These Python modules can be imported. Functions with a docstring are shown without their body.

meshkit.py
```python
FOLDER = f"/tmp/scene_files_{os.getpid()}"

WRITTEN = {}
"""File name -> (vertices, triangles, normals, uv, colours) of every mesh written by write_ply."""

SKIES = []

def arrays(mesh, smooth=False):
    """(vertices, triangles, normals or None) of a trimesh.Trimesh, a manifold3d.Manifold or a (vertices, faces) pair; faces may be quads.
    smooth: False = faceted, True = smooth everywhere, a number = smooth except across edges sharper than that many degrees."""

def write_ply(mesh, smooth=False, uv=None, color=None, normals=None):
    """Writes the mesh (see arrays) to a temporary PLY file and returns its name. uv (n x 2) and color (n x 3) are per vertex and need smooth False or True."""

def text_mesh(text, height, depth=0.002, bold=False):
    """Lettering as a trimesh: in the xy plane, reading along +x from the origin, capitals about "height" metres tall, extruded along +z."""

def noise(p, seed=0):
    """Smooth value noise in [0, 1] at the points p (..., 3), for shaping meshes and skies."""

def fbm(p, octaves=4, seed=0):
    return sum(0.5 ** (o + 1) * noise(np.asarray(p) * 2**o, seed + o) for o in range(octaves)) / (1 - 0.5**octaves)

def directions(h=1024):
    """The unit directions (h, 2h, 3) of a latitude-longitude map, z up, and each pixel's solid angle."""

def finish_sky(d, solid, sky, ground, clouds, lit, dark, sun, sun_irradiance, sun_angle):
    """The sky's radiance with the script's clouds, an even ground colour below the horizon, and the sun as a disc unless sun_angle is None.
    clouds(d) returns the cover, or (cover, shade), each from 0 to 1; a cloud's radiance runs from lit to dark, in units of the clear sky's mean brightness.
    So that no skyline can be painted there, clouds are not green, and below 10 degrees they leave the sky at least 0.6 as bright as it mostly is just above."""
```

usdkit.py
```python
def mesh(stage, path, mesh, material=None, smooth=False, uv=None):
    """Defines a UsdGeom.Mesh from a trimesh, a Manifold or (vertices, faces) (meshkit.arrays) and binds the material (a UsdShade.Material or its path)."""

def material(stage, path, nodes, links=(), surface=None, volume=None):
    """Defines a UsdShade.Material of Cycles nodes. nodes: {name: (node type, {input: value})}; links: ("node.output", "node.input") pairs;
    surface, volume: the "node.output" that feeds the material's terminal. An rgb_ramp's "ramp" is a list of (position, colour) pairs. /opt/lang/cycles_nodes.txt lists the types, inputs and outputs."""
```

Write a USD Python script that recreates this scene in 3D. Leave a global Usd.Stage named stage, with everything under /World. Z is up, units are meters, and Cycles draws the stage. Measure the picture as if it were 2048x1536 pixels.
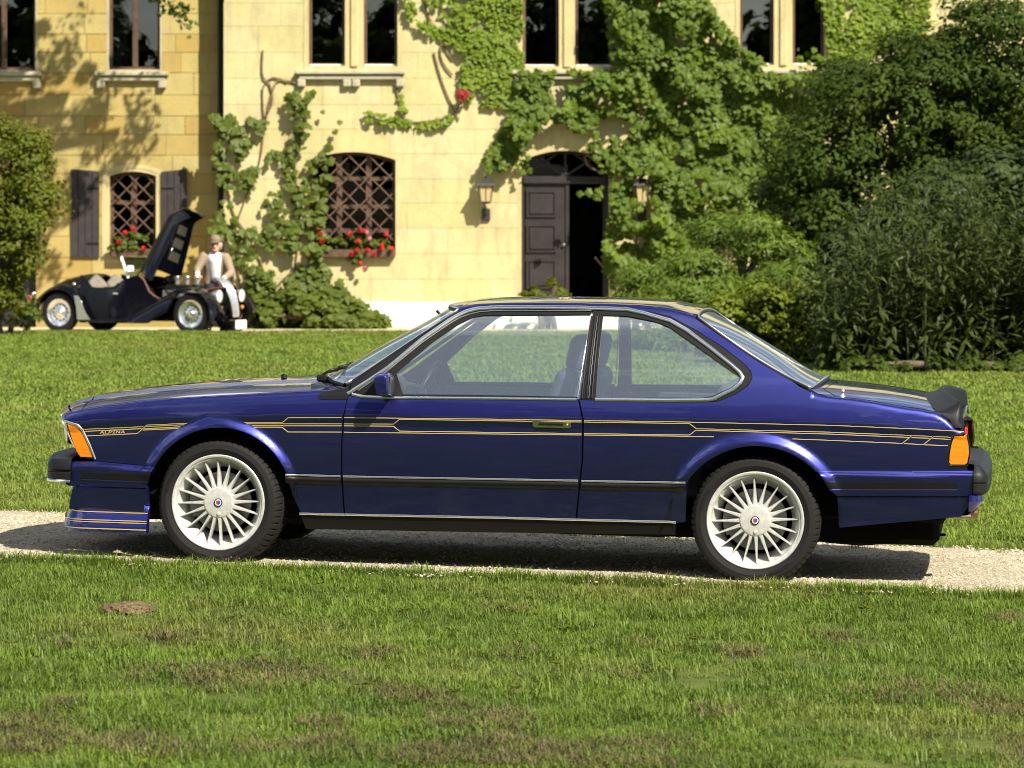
import math, random
import numpy as np, trimesh, shapely, usdkit, meshkit
from scipy.spatial import Delaunay
from scipy.interpolate import PchipInterpolator
from shapely.geometry import Polygon, Point, LineString, box as sbox
from shapely.ops import unary_union
from pxr import Usd, UsdGeom, UsdLux, UsdShade, Gf, Sdf, Vt

random.seed(7); RNG = np.random.default_rng(7)
stage = Usd.Stage.CreateInMemory()
UsdGeom.SetStageUpAxis(stage, 'Z'); UsdGeom.SetStageMetersPerUnit(stage, 1.0)
UsdGeom.Xform.Define(stage, '/World'); UsdGeom.Scope.Define(stage, '/World/Looks')

# ---------------------------------------------------------------- camera, sky, sun
FPX, HCAM = 7430.0, 1.695            # focal length in photo pixels (2048 wide), eye height
cam = UsdGeom.Camera.Define(stage, '/World/camera')
cam.CreateHorizontalApertureAttr(36.0); cam.CreateVerticalApertureAttr(27.0)
cam.CreateFocalLengthAttr(FPX / 2048 * 36.0)
cam.CreateVerticalApertureOffsetAttr(-(768 - 460) / 2048 * 36.0)
cam.CreateFStopAttr(7.5); cam.CreateFocusDistanceAttr(18.0)
cam.CreateExposureAttr(1.12)
cam.AddTranslateOp().Set((0, 0, HCAM)); cam.AddRotateXOp().Set(90.0)
SUN = np.array([0.62, -0.85, 1.0]); SUN /= np.linalg.norm(SUN)
sky = UsdLux.DomeLight.Define(stage, '/World/sky')
usdkit.material(stage, '/World/Looks/sky', {
    's': ('sky_texture', {'sky_type': 'single_scattering', 'sun_disc': False, 'sun_elevation': math.asin(SUN[2]), 'sun_rotation': math.atan2(SUN[0], SUN[1]),
          'altitude': 300.0, 'air_density': 1.0, 'aerosol_density': 1.6, 'ozone_density': 1.0}),
    'tc': ('texture_coordinate', {}), 'mp': ('mapping', {'scale': (1.0, 1.0, 2.6)}),
    'n': ('noise_texture', {'scale': 2.1, 'detail': 6.0, 'roughness': 0.58}),
    'r': ('rgb_ramp', {'ramp': [(0.51, (0, 0, 0)), (0.68, (1, 1, 1))]}),
    'm': ('mix_color', {'b': (20.0, 20.2, 20.5), 'use_clamp': False}),
    'b': ('background_shader', {'strength': 0.052})},
    [('tc.generated', 'mp.vector'), ('mp.vector', 'n.vector'), ('n.fac', 'r.fac'), ('r.color', 'm.fac'), ('s.color', 'm.a'), ('m.result', 'b.color')], surface='b.background')
UsdShade.MaterialBindingAPI.Apply(sky.GetPrim()).Bind(UsdShade.Material.Get(stage, '/World/Looks/sky'))
sun = UsdLux.DistantLight.Define(stage, '/World/sun')
sun.CreateIntensityAttr(1.25); sun.CreateAngleAttr(0.55); sun.CreateNormalizeAttr(True); sun.CreateColorAttr((1.0, 0.93, 0.80))
_z = SUN; _x = np.cross([0, 0, 1.0], _z); _x /= np.linalg.norm(_x); _y = np.cross(_z, _x)
sun.AddTransformOp().Set(Gf.Matrix4d(*_x, 0, *_y, 0, *_z, 0, 0, 0, 0, 1))

# ---------------------------------------------------------------- helpers
TAKEN = {}
def numbered(parent, name):
    k = TAKEN.get((parent, name), -1) + 1; TAKEN[(parent, name)] = k
    return parent + '/' + (name if k == 0 else '%s_%03d' % (name, k))
def tag(o, label=None, cat=None, group=None, kind=None):
    p = o.GetPrim() if hasattr(o, 'GetPrim') else o
    for k, v in (('label', label), ('category', cat), ('group', group), ('kind', kind)):
        if v: p.SetCustomDataByKey(k, v)
    return o
def thing(name, label, cat, loc=(0, 0, 0), rotz=0, group=None, mat=None):
    x = UsdGeom.Xform.Define(stage, numbered('/World', name))
    if mat is not None: x.AddTransformOp().Set(Gf.Matrix4d(mat.T.tolist()))
    else:
        x.AddTranslateOp().Set(tuple(map(float, loc))); x.AddRotateZOp().Set(float(rotz))
    return tag(x, label, cat, group)
def path_of(o): return '/World' if o is None else str(o.GetPath())
def obj(name, m, mat, parent=None, smooth=False, normals=None, label=None):
    """One Mesh prim. m: trimesh / (v, f) / list of those."""
    if isinstance(m, list): m = join(m)
    p = usdkit.mesh(stage, numbered(path_of(parent), name), m, LOOK[mat] if isinstance(mat, str) else mat, smooth=smooth if normals is None else False)
    if normals is not None:
        p.CreateNormalsAttr(Vt.Vec3fArray.FromNumpy(np.asarray(normals, np.float32))); p.SetNormalsInterpolation('vertex')
    if label: p.GetPrim().SetCustomDataByKey('label', label)
    return p
def copy_of(src, parent, name, mat4=None):
    """An instance of another prim under parent."""
    x = UsdGeom.Xform.Define(stage, numbered(path_of(parent), name))
    x.GetPrim().GetReferences().AddInternalReference(src.GetPath()); x.GetPrim().SetInstanceable(True)
    return x
def vf(m):
    if isinstance(m, trimesh.Trimesh): return np.array(m.vertices), np.array(m.faces)
    if hasattr(m, 'to_mesh'):
        q = m.to_mesh(); return np.array(q.vert_properties[:, :3], float), np.array(q.tri_verts)
    v, f = np.asarray(m[0], float), np.asarray(m[1], int)
    if f.shape[1] == 4: f = np.vstack([f[:, [0, 1, 2]], f[:, [0, 2, 3]]])
    return v, f
def join(ms):
    vs, fs, n = [], [], 0
    for m in ms:
        v, f = vf(m); vs.append(v); fs.append(f + n); n += len(v)
    return np.vstack(vs), np.vstack(fs)
def moved(m, t=(0, 0, 0), rx=0, ry=0, rz=0, s=1):
    v, f = vf(m); v = v * np.asarray(s, float)
    for a, (i, j) in ((rx, (1, 2)), (ry, (2, 0)), (rz, (0, 1))):
        if a:
            c, q = math.cos(a), math.sin(a); w = v.copy()
            w[:, i] = c * v[:, i] - q * v[:, j]; w[:, j] = q * v[:, i] + c * v[:, j]; v = w
    return v + np.asarray(t, float), f
def bx(x0, x1, y0, y1, z0, z1, bevel=0.0):
    x0, x1 = min(x0, x1), max(x0, x1); y0, y1 = min(y0, y1), max(y0, y1); z0, z1 = min(z0, z1), max(z0, z1)
    b = min(bevel, 0.45 * (x1 - x0), 0.45 * (y1 - y0), 0.45 * (z1 - z0))
    if b <= 0:
        m = trimesh.creation.box([x1 - x0, y1 - y0, z1 - z0]); v, f = vf(m)
        return v + [(x0 + x1) / 2, (y0 + y1) / 2, (z0 + z1) / 2], f
    pts = []
    for sx, cx in ((1, x0), (-1, x1)):
        for sy, cy in ((1, y0), (-1, y1)):
            for sz, cz in ((1, z0), (-1, z1)):
                pts += [(cx, cy + sy * b, cz + sz * b), (cx + sx * b, cy, cz + sz * b), (cx + sx * b, cy + sy * b, cz)]
    return vf(trimesh.convex.convex_hull(np.array(pts)))
def hull(pts): return vf(trimesh.convex.convex_hull(np.asarray(pts, float)))
def grid_faces(n, m, wrap_n=False, wrap_m=False):
    i, j = np.meshgrid(np.arange(n if wrap_n else n - 1), np.arange(m if wrap_m else m - 1), indexing='ij')
    a, b = (i + 1) % n, (j + 1) % m
    q = np.stack([i * m + j, a * m + j, a * m + b, i * m + b], -1).reshape(-1, 4)
    return np.vstack([q[:, [0, 1, 2]], q[:, [0, 2, 3]]])
def lathe(profile, n=64, axis='y'):
    """profile: (radius, along) pairs, revolved about the axis."""
    p = np.asarray(profile, float); a = np.arange(n) * 2 * np.pi / n
    r, t = p[:, 0][None], np.broadcast_to(p[:, 1][None], (n, len(p)))
    c, s = np.cos(a)[:, None] * r, np.sin(a)[:, None] * r
    v = {'y': np.stack([c, t, s], -1), 'z': np.stack([c, s, t], -1), 'x': np.stack([t, c, s], -1)}[axis].reshape(-1, 3)
    return v, grid_faces(n, len(p), wrap_n=True)
def tube(points, radii, sides=8, cap=True):
    p = np.asarray(points, float); r = np.broadcast_to(radii, (len(p),)).astype(float)
    t = np.gradient(p, axis=0); t /= np.linalg.norm(t, axis=1, keepdims=True) + 1e-12
    up = np.array([0, 0, 1.0]) if abs(t[:, 2]).mean() < 0.8 else np.array([1.0, 0, 0])
    a = np.cross(t, up); a /= np.linalg.norm(a, axis=1, keepdims=True) + 1e-12
    b = np.cross(t, a); g = np.arange(sides) * 2 * np.pi / sides
    v = p[:, None] + r[:, None, None] * (np.cos(g)[None, :, None] * a[:, None] + np.sin(g)[None, :, None] * b[:, None])
    f = grid_faces(len(p), sides, wrap_m=True); v = v.reshape(-1, 3)
    if cap:
        n = len(v); v = np.vstack([v, p[:1], p[-1:]]); e = (len(p) - 1) * sides
        k = np.arange(sides); k1 = (k + 1) % sides
        f = np.vstack([f, np.stack([k, k1, np.full(sides, n)], 1), np.stack([e + k1, e + k, np.full(sides, n + 1)], 1)])
    return v, f
def sweep(path, section, closed_section=True, up=(0, 0, 1)):
    """section: (out, up) pairs; 'out' is to the right-hand side of travel seen from above."""
    p = np.asarray(path, float); s = np.asarray(section, float); up = np.asarray(up, float)
    t = np.gradient(p, axis=0); t /= np.linalg.norm(t, axis=1, keepdims=True)
    o = np.cross(t, up); o /= np.linalg.norm(o, axis=1, keepdims=True)
    v = p[:, None] + s[None, :, :1] * o[:, None] + s[None, :, 1:2] * up
    return v.reshape(-1, 3), grid_faces(len(p), len(s), wrap_m=closed_section)
def resample(pts, step, closed=False):
    p = np.asarray(pts, float)
    if closed: p = np.vstack([p, p[:1]])
    d = np.r_[0, np.cumsum(np.linalg.norm(np.diff(p, axis=0), axis=1))]; out = []
    for i in range(len(p) - 1):                       # keeps the corners
        k = max(1, int(math.ceil((d[i + 1] - d[i]) / step)))
        out.append(p[i] + (p[i + 1] - p[i]) * (np.arange(k) / k)[:, None])
    if not closed: out.append(p[-1:])
    return np.vstack(out)
def smooth_line(pts, step=0.02):
    """Pchip through the points by chord length."""
    p = np.asarray(pts, float); d = np.r_[0, np.cumsum(np.linalg.norm(np.diff(p, axis=0), axis=1))]
    n = max(2, int(d[-1] / step) + 1)
    return PchipInterpolator(d, p)(np.linspace(0, d[-1], n))
def fill(poly, step, edge):
    """Triangulates a shapely polygon: edge points every 'edge', inner points every 'step'. Returns (points, faces, rings of indices)."""
    poly = shapely.orient_polygons(poly) if hasattr(shapely, 'orient_polygons') else shapely.geometry.polygon.orient(poly)
    pts, rings, n = [], [], 0
    for ring in [poly.exterior, *poly.interiors]:
        r = resample(np.array(ring.coords)[:-1], edge, closed=True); pts.append(r); rings.append(np.arange(n, n + len(r))); n += len(r)
    x0, y0, x1, y1 = poly.bounds
    gx, gy = np.meshgrid(np.arange(x0, x1, step), np.arange(y0, y1, step)); gx = gx + (np.arange(len(gx)) % 2)[:, None] * step / 2
    g = np.c_[gx.ravel(), gy.ravel()]; inner = poly.buffer(-0.6 * edge)
    if not inner.is_empty: pts.append(g[shapely.contains_xy(inner, g[:, 0], g[:, 1])])
    p = np.vstack(pts); f = Delaunay(p).simplices; c = p[f].mean(1)
    f = f[shapely.contains_xy(poly, c[:, 0], c[:, 1])]
    a = p[f[:, 1]] - p[f[:, 0]]; b = p[f[:, 2]] - p[f[:, 0]]; cr = a[:, 0] * b[:, 1] - a[:, 1] * b[:, 0]
    f = f[np.abs(cr) > 1e-10]; cr = cr[np.abs(cr) > 1e-10]
    f[cr < 0] = f[cr < 0][:, ::-1]
    return p, f, rings
def instancer(path, protos, pos, quats, scales, idx):
    pi = UsdGeom.PointInstancer.Define(stage, path)
    pi.CreatePrototypesRel().SetTargets([p.GetPath() for p in protos])
    pi.CreatePositionsAttr(Vt.Vec3fArray.FromNumpy(np.asarray(pos, np.float32)))
    pi.CreateProtoIndicesAttr(Vt.IntArray.FromNumpy(np.asarray(idx, np.int32)))
    pi.CreateOrientationsAttr(Vt.QuathArray([Gf.Quath(float(q[0]), float(q[1]), float(q[2]), float(q[3])) for q in quats]))
    pi.CreateScalesAttr(Vt.Vec3fArray.FromNumpy(np.asarray(scales, np.float32)))
    return pi

# ---------------------------------------------------------------- materials
LOOK = {}
def look(name, nodes, links, surface): LOOK[name] = usdkit.material(stage, '/World/Looks/' + name, nodes, links, surface=surface)
def plain(name, col, rough=0.5, metal=0.0, coat=0.0, spec=0.5, **kw):
    look(name, {'p': ('principled_bsdf', {'base_color': col, 'roughness': rough, 'metallic': metal, 'coat_weight': coat, 'specular_ior_level': spec, **kw})}, [], 'p.BSDF')
def mottled(name, c0, c1, scale=8.0, rough=0.7, bump=0.0, bscale=60.0, metal=0.0, coat=0.0, detail=5.0, lo=0.35, hi=0.65, obj_space=False, spec=0.4):
    look(name, {'g': ('geometry', {}), 't': ('texture_coordinate', {}), 'n': ('noise_texture', {'scale': scale, 'detail': detail, 'roughness': 0.6}),
                'r': ('rgb_ramp', {'ramp': [(lo, c0), (hi, c1)]}), 'n2': ('noise_texture', {'scale': bscale, 'detail': 3.0}),
                'b': ('bump', {'strength': bump, 'distance': 0.01}),
                'p': ('principled_bsdf', {'roughness': rough, 'metallic': metal, 'coat_weight': coat, 'specular_ior_level': spec})},
         [('t.object' if obj_space else 'g.position', 'n.vector'), ('t.object' if obj_space else 'g.position', 'n2.vector'), ('n.fac', 'r.fac'), ('r.color', 'p.base_color'), ('n2.fac', 'b.height'), ('b.normal', 'p.normal')], 'p.BSDF')
def glassy(name, tint, refl_ior=1.5, dust=0.0):
    f0 = ((refl_ior - 1) / (refl_ior + 1)) ** 2       # the same from both sides of the pane
    look(name, {'l': ('layer_weight', {'blend': 0.5}), 'w': ('math', {'math_type': 'power', 'value2': 5.0}), 'f': ('math', {'math_type': 'multiply_add', 'value2': 1 - f0, 'value3': f0}), 't': ('transparent_bsdf', {'color': tint}), 'g': ('glossy_bsdf', {'color': (1, 1, 1), 'roughness': 0.0}), 'm': ('mix_closure', {}), 'd': ('diffuse_bsdf', {'color': (0.62, 0.76, 0.95)}), 'md': ('mix_closure', {'fac': dust})},
         [('l.facing', 'w.value1'), ('w.value', 'f.value1'), ('f.value', 'm.fac'), ('t.BSDF', 'm.closure1'), ('g.BSDF', 'm.closure2'), ('m.closure', 'md.closure1'), ('d.BSDF', 'md.closure2')], 'md.closure' if dust else 'm.closure')
plain('black_rubber', (0.008, 0.008, 0.009), 0.5, spec=0.22); plain('black_satin', (0.007, 0.0065, 0.007), 0.42, spec=0.22); plain('black_gloss', (0.006, 0.006, 0.008), 0.08, coat=1.0)
plain('void', (0.004, 0.004, 0.004), 0.9, spec=0.1); plain('chrome', (0.84, 0.82, 0.78), 0.20, metal=1.0); plain('dark_chrome', (0.62, 0.62, 0.60), 0.16, metal=1.0); plain('dull_steel', (0.25, 0.25, 0.25), 0.45, metal=0.9)
plain('gold_line', (0.42, 0.31, 0.11), 0.5); plain('cabin', (0.018, 0.020, 0.032), 0.75); plain('cabin_seat', (0.035, 0.042, 0.075), 0.8)
plain('tyre', (0.010, 0.0095, 0.0095), 0.75, spec=0.2); plain('white', (0.78, 0.77, 0.73), 0.5); plain('emblem_red', (0.45, 0.04, 0.04), 0.3); plain('emblem_blue', (0.02, 0.05, 0.35), 0.3)
plain('brass_pipe', (0.24, 0.16, 0.08), 0.35, metal=0.8); plain('mirror_glass', (0.75, 0.8, 0.82), 0.02, metal=1.0)
look('car_paint', {'g': ('texture_coordinate', {}), 'n': ('noise_texture', {'scale': 900.0, 'detail': 1.0}), 'l': ('layer_weight', {'blend': 0.35}), 'r': ('rgb_ramp', {'ramp': [(0.3, (0.021, 0.024, 0.148)), (0.7, (0.045, 0.050, 0.262))]}),
     'p': ('principled_bsdf', {'metallic': 0.95, 'roughness': 0.36, 'coat_weight': 1.0, 'coat_roughness': 0.012, 'coat_ior': 1.5})},
     [('g.object', 'n.vector'), ('n.fac', 'r.fac'), ('r.color', 'p.base_color')], 'p.BSDF')
mottled('wheel_silver', (0.50, 0.50, 0.47), (0.64, 0.64, 0.61), 40.0, rough=0.36, metal=0.42, obj_space=True)
look('amber_lens', {'t': ('texture_coordinate', {}), 'w': ('wave_texture', {'bands_direction': 'z', 'scale': 80.0}), 'b': ('bump', {'strength': 0.22, 'distance': 0.004}),
     'p': ('principled_bsdf', {'base_color': (0.72, 0.20, 0.010), 'roughness': 0.12, 'coat_weight': 1.0, 'subsurface_weight': 0.25, 'subsurface_scale': 0.02})},
     [('t.object', 'w.vector'), ('w.fac', 'b.height'), ('b.normal', 'p.normal')], 'p.BSDF')
plain('red_lens', (0.55, 0.02, 0.01), 0.12, coat=1.0)
plain('lamp_glass', (0.75, 0.76, 0.74), 0.06, metal=0.3, coat=1.0)
glassy('car_glass', (0.88, 0.95, 0.92), 2.05, dust=0.062); glassy('dark_glass', (0.55, 0.62, 0.58), 1.55)
# ---------------------------------------------------------------- ground
def smooth01(t): t = np.clip(t, 0, 1); return t * t * (3 - 2 * t)
def gz(x, y):
    """Ground height: it falls gently to the right by the path and is level near the house."""
    x, y = np.asarray(x, float), np.asarray(y, float)
    return (0.020 - 0.0235 * np.clip(x, -14, 14)) * (1 - smooth01((y - 22) / 20)) - 0.055 * smooth01((y - 61.6) / 0.5)
def path_near(x): return 17.74 - 0.136 * x
def path_far(x): return 20.55 - 0.20 * x
mottled('soil', (0.035, 0.055, 0.010), (0.095, 0.11, 0.026), 3.0, rough=0.95, bump=0.4, bscale=90.0, spec=0.1)
mottled('gravel', (0.24, 0.20, 0.13), (0.47, 0.42, 0.31), 45.0, rough=0.95, bump=1.0, bscale=160.0, spec=0.1, lo=0.38, hi=0.60)
xs = np.r_[-400, -120, -60, np.linspace(-30, 30, 121), 60, 120, 400]; ys = np.r_[-300, -60, -10, np.linspace(4, 75, 285), 120, 300, 900]
gx, gy = np.meshgrid(xs, ys, indexing='ij'); gzz = gz(gx, gy) + 0.012 * (meshkit.fbm(np.stack([gx, gy, 0 * gx], -1) * 1.3, 3) - 0.5) * (np.abs(gx) < 29)
tag(obj('ground', (np.stack([gx, gy, gzz], -1).reshape(-1, 3), grid_faces(len(xs), len(ys))), 'soil', smooth=True), 'lawn soil under the grass around the house', kind='structure')
px_ = np.linspace(-14, 14, 281); t = np.linspace(0, 1, 25)
P = np.zeros((len(px_), len(t), 3))
for i, x in enumerate(px_):
    y0 = path_near(x) + 0.05 * (meshkit.noise([[x * 4, 1, 0]])[0] - .5); y1 = path_far(x) + 0.25 * (meshkit.noise([[x * 2.5, 7, 0]])[0] - .5)
    y = y0 + (y1 - y0) * t; P[i] = np.c_[np.full(len(t), x), y, gz(x, y) + 0.006 + 0.014 * np.minimum(1, np.minimum(t, 1 - t) * 12)]
tag(obj('gravel_path', (P.reshape(-1, 3), grid_faces(*P.shape[:2])), 'gravel', smooth=True), 'pale gravel path crossing the lawn under the blue coupe', kind='structure')
# ---------------------------------------------------------------- the blue coupe (x: rearward from the front axle, y: across, z: up)
PSI, RHO = math.radians(7.8), 0.02305803
CAR_O = np.array([-1.33229715, 18.97007143, 0.04821739])
_c, _s, _cr, _sr = math.cos(PSI), math.sin(PSI), math.cos(RHO), math.sin(RHO)
CAR_R = np.array([[_cr, 0, _sr], [0, 1, 0], [-_sr, 0, _cr]]) @ np.array([[_c, _s, 0], [-_s, _c, 0], [0, 0, 1]])
CAR_M = np.eye(4); CAR_M[:3, :3] = CAR_R; CAR_M[:3, 3] = CAR_O
_eye = CAR_R.T @ (np.array([0, 0, HCAM]) - CAR_O)
def plane_pt(px, py, y):
    """The point of the car's lengthwise plane y that the photograph shows at (px, py): (x, z)."""
    px, py, y = np.broadcast_arrays(*(np.asarray(k, float) for k in (px, py, y)))
    d = np.stack([(px - 1024) / FPX, np.ones_like(px), -(py - 460) / FPX], -1) @ CAR_R
    t = (y - _eye[1]) / d[..., 1]
    return _eye[0] + t * d[..., 0], _eye[2] + t * d[..., 2]
WHEELBASE, HUB, TYRE_R = 2.626, 0.312, 0.312
_W = PchipInterpolator([-1.1, -0.90, -0.70, -0.45, 0.0, 0.5, 1.3, 2.2, 2.63, 3.2, 3.5, 3.7, 3.9], [0.755, 0.775, 0.80, 0.825, 0.845, 0.855, 0.8625, 0.8625, 0.858, 0.838, 0.815, 0.79, 0.77])
def px_line(pts, y): # px list on the plane y(x): two rounds
    a = np.asarray(pts, float); yy = np.full(len(a), -0.84)
    for _ in range(4):
        u, v = plane_pt(a[:, 0], a[:, 1], yy); yy = -np.asarray(y(u, v))
    return np.c_[u, v]
_cr_px = px_line([(123, 845), (164, 842), (283, 834.8), (400, 832.5), (438, 831), (563, 829), (688, 828.5), (982, 834), (1163, 835.5), (1340, 838), (1516, 840), (1700, 844.5), (1826, 853), (1906, 857), (1960, 862)], lambda u, v: _W(u))
_CRE = PchipInterpolator(*_cr_px.T)
def Y_base(u, v):
    """Half-width of the bare side, without rounded tops."""
    h = v - _CRE(u)
    up = np.where(h > 0, 0.16 * h + 0.62 * h * h, 0.0); dn = np.where(h < 0, 0.010 * np.clip(-h / 0.05, 0, 1) ** 2 + 0.075 * (np.maximum(-h, 0) / 0.48) ** 1.9, 0.0)
    r1 = np.hypot(u, v - 0.320); r2 = np.hypot(u - WHEELBASE, (v - 0.285))
    sm = lambda t: np.clip(t, 0, 1) ** 2 * (3 - 2 * np.clip(t, 0, 1))
    fl = 0.028 * sm((0.415 - r1) / 0.055) * sm((v - 0.37) / 0.15) + 0.028 * sm((0.455 - r2) / 0.055) * sm((v - 0.39) / 0.15)
    return _W(u) - up - dn + fl
_F = px_line([(122, 835), (128, 829.5), (133, 827), (163, 818.4), (220.6, 809), (298.8, 799.7), (400, 793), (485, 788.3), (578.8, 783.3), (649, 780), (684, 778), (700, 777)], Y_base)
_R = px_line([(915, 617), (924, 613), (940, 609.5), (982, 606.5), (1070, 605), (1152, 606), (1255, 609), (1340, 616.5), (1386, 628), (1400, 634)], Y_base)
_B = px_line([(1625, 786), (1660, 792), (1726, 799), (1793, 811), (1867, 823), (1892, 836), (1904, 848), (1912, 858), (1925, 861.5), (1940, 863)], Y_base)
CREST_F, CREST_R, CREST_B = (PchipInterpolator(*q.T, extrapolate=True) for q in (_F, _R, _B))
def Ys(u, v, rnd=0.030):
    u, v = np.asarray(u, float), np.asarray(v, float); y = Y_base(u, v)
    for c, (a, b), r in ((CREST_F, (_F[0, 0] - .05, _F[-1, 0]), rnd), (CREST_R, (_R[0, 0], _R[-1, 0]), 0.022), (CREST_B, (_B[0, 0], _B[-1, 0] + .1), rnd)):
        d = c(np.clip(u, a, b)) - v; on = (u > a) & (u < b) & (v > c(np.clip(u, a, b)) - 0.2)
        k = np.clip((r - d) / r, 0, 1); y = y - np.where(on, 0.8 * r * (1 - np.sqrt(np.maximum(1 - k * k, 0.0))), 0)
    return y
def lift_px(pts, off=0.0):
    a = np.asarray(pts, float); yy = np.full(len(a), -0.84)
    for _ in range(6):
        u, v = plane_pt(a[:, 0], a[:, 1], yy); yy = -(Ys(u, v) + off)
    return np.c_[u, v]
def side_normals(p, fn, e=0.003):
    du = (fn(p[:, 0] + e, p[:, 1]) - fn(p[:, 0] - e, p[:, 1])) / (2 * e); dv = (fn(p[:, 0], p[:, 1] + e) - fn(p[:, 0], p[:, 1] - e)) / (2 * e)
    n = np.c_[-du, np.ones(len(p)), -dv]; return n / np.linalg.norm(n, axis=1, keepdims=True)
def panel(p, f, rings, val, nrm, axis, skirt, sgn=1):
    """Lifts a filled outline onto its surface (axis: the coordinate that val gives) and adds a turned-in edge."""
    def at(v2, w):
        q = np.zeros((len(v2), 3)); o = [k for k in range(3) if k != axis]; q[:, o[0]] = v2[:, 0]; q[:, o[1]] = v2[:, 1]; q[:, axis] = w; return q
    V, N, F = [at(p, val)], [nrm], [f]; n = len(p)
    if skirt:
        inw = -1.0 if axis == 2 else 1.0
        for r in rings:
            q = p[r]; t = np.roll(q, -1, 0) - np.roll(q, 1, 0); t /= np.linalg.norm(t, axis=1, keepdims=True) + 1e-12
            en = np.c_[t[:, 1], -t[:, 0]]; k = len(r)
            top = at(q, val[r]); bot = top - nrm[r] * skirt
            e3 = at(en, np.zeros(k)); V += [top, bot]; N += [e3, e3]
            i = np.arange(k); j = (i + 1) % k; F.append(np.vstack([np.c_[n + i, n + k + i, n + j], np.c_[n + j, n + k + i, n + k + j]])); n += 2 * k
    return np.vstack(V), np.vstack(F), np.vstack(N)
def flip(m, side):
    """side -1: the near side; +1: its mirror image on the far side."""
    v, f, n = m; v, n = v.copy(), n.copy()
    v[:, 1] *= side; n[:, 1] *= side
    tri = np.cross(v[f[:, 1]] - v[f[:, 0]], v[f[:, 2]] - v[f[:, 0]]); bad = (tri * n[f].mean(1)).sum(1) < 0
    f = f.copy(); f[bad] = f[bad][:, ::-1]
    return v, f, n
def side_panel(poly, step=0.014, edge=0.008, off=0.0, skirt=0.012, fn=None, base=None):
    """poly: px outline (or a shapely polygon in x, z). Returns the panel as seen for y > 0."""
    q = poly if isinstance(poly, Polygon) else Polygon(lift_px(poly, off if not callable(off) else 0.0)).buffer(0)
    p, f, rings = fill(q, step, edge); b = base or Ys
    g = fn or ((lambda u, v: b(u, v) + off(u, v)) if callable(off) else (lambda u, v: b(u, v) + off))
    return panel(p, f, rings, g(p[:, 0], p[:, 1]), side_normals(p, g), 1, skirt)
def ribbon(pts, width, off=0.002, thick=0.0, profile=5, fn=None, px=True, step=0.02, closed=False):
    """A moulding laid along the car's side."""
    q = lift_px(pts) if px else np.asarray(pts, float)
    q = resample(q, step, closed=closed); n = len(q)
    t = np.gradient(q, axis=0) if not closed else np.roll(q, -1, 0) - np.roll(q, 1, 0)
    t /= np.linalg.norm(t, axis=1, keepdims=True) + 1e-12; e = np.c_[-t[:, 1], t[:, 0]]
    g = fn or Ys; s = np.linspace(-1, 1, profile); w = np.broadcast_to(np.asarray(width, float), (n,))
    uv = q[:, None] + e[:, None] * (s[None, :, None] * w[:, None, None] / 2)
    rise = off + thick * np.sqrt(np.maximum(1 - s ** 2, 0))
    y = g(uv[..., 0], uv[..., 1]) + rise[None]
    bn = side_normals(uv.reshape(-1, 2), g).reshape(n, profile, 3)
    v = np.stack([uv[..., 0], y, uv[..., 1]], -1)
    tilt = (s[None, :, None] * (1.3 if thick else 0.0)) * np.stack([e[:, 0], np.zeros(n), e[:, 1]], -1)[:, None]
    N = bn + tilt; N /= np.linalg.norm(N, axis=-1, keepdims=True)
    return v.reshape(-1, 3), grid_faces(n, profile, wrap_n=closed), N.reshape(-1, 3)

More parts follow.
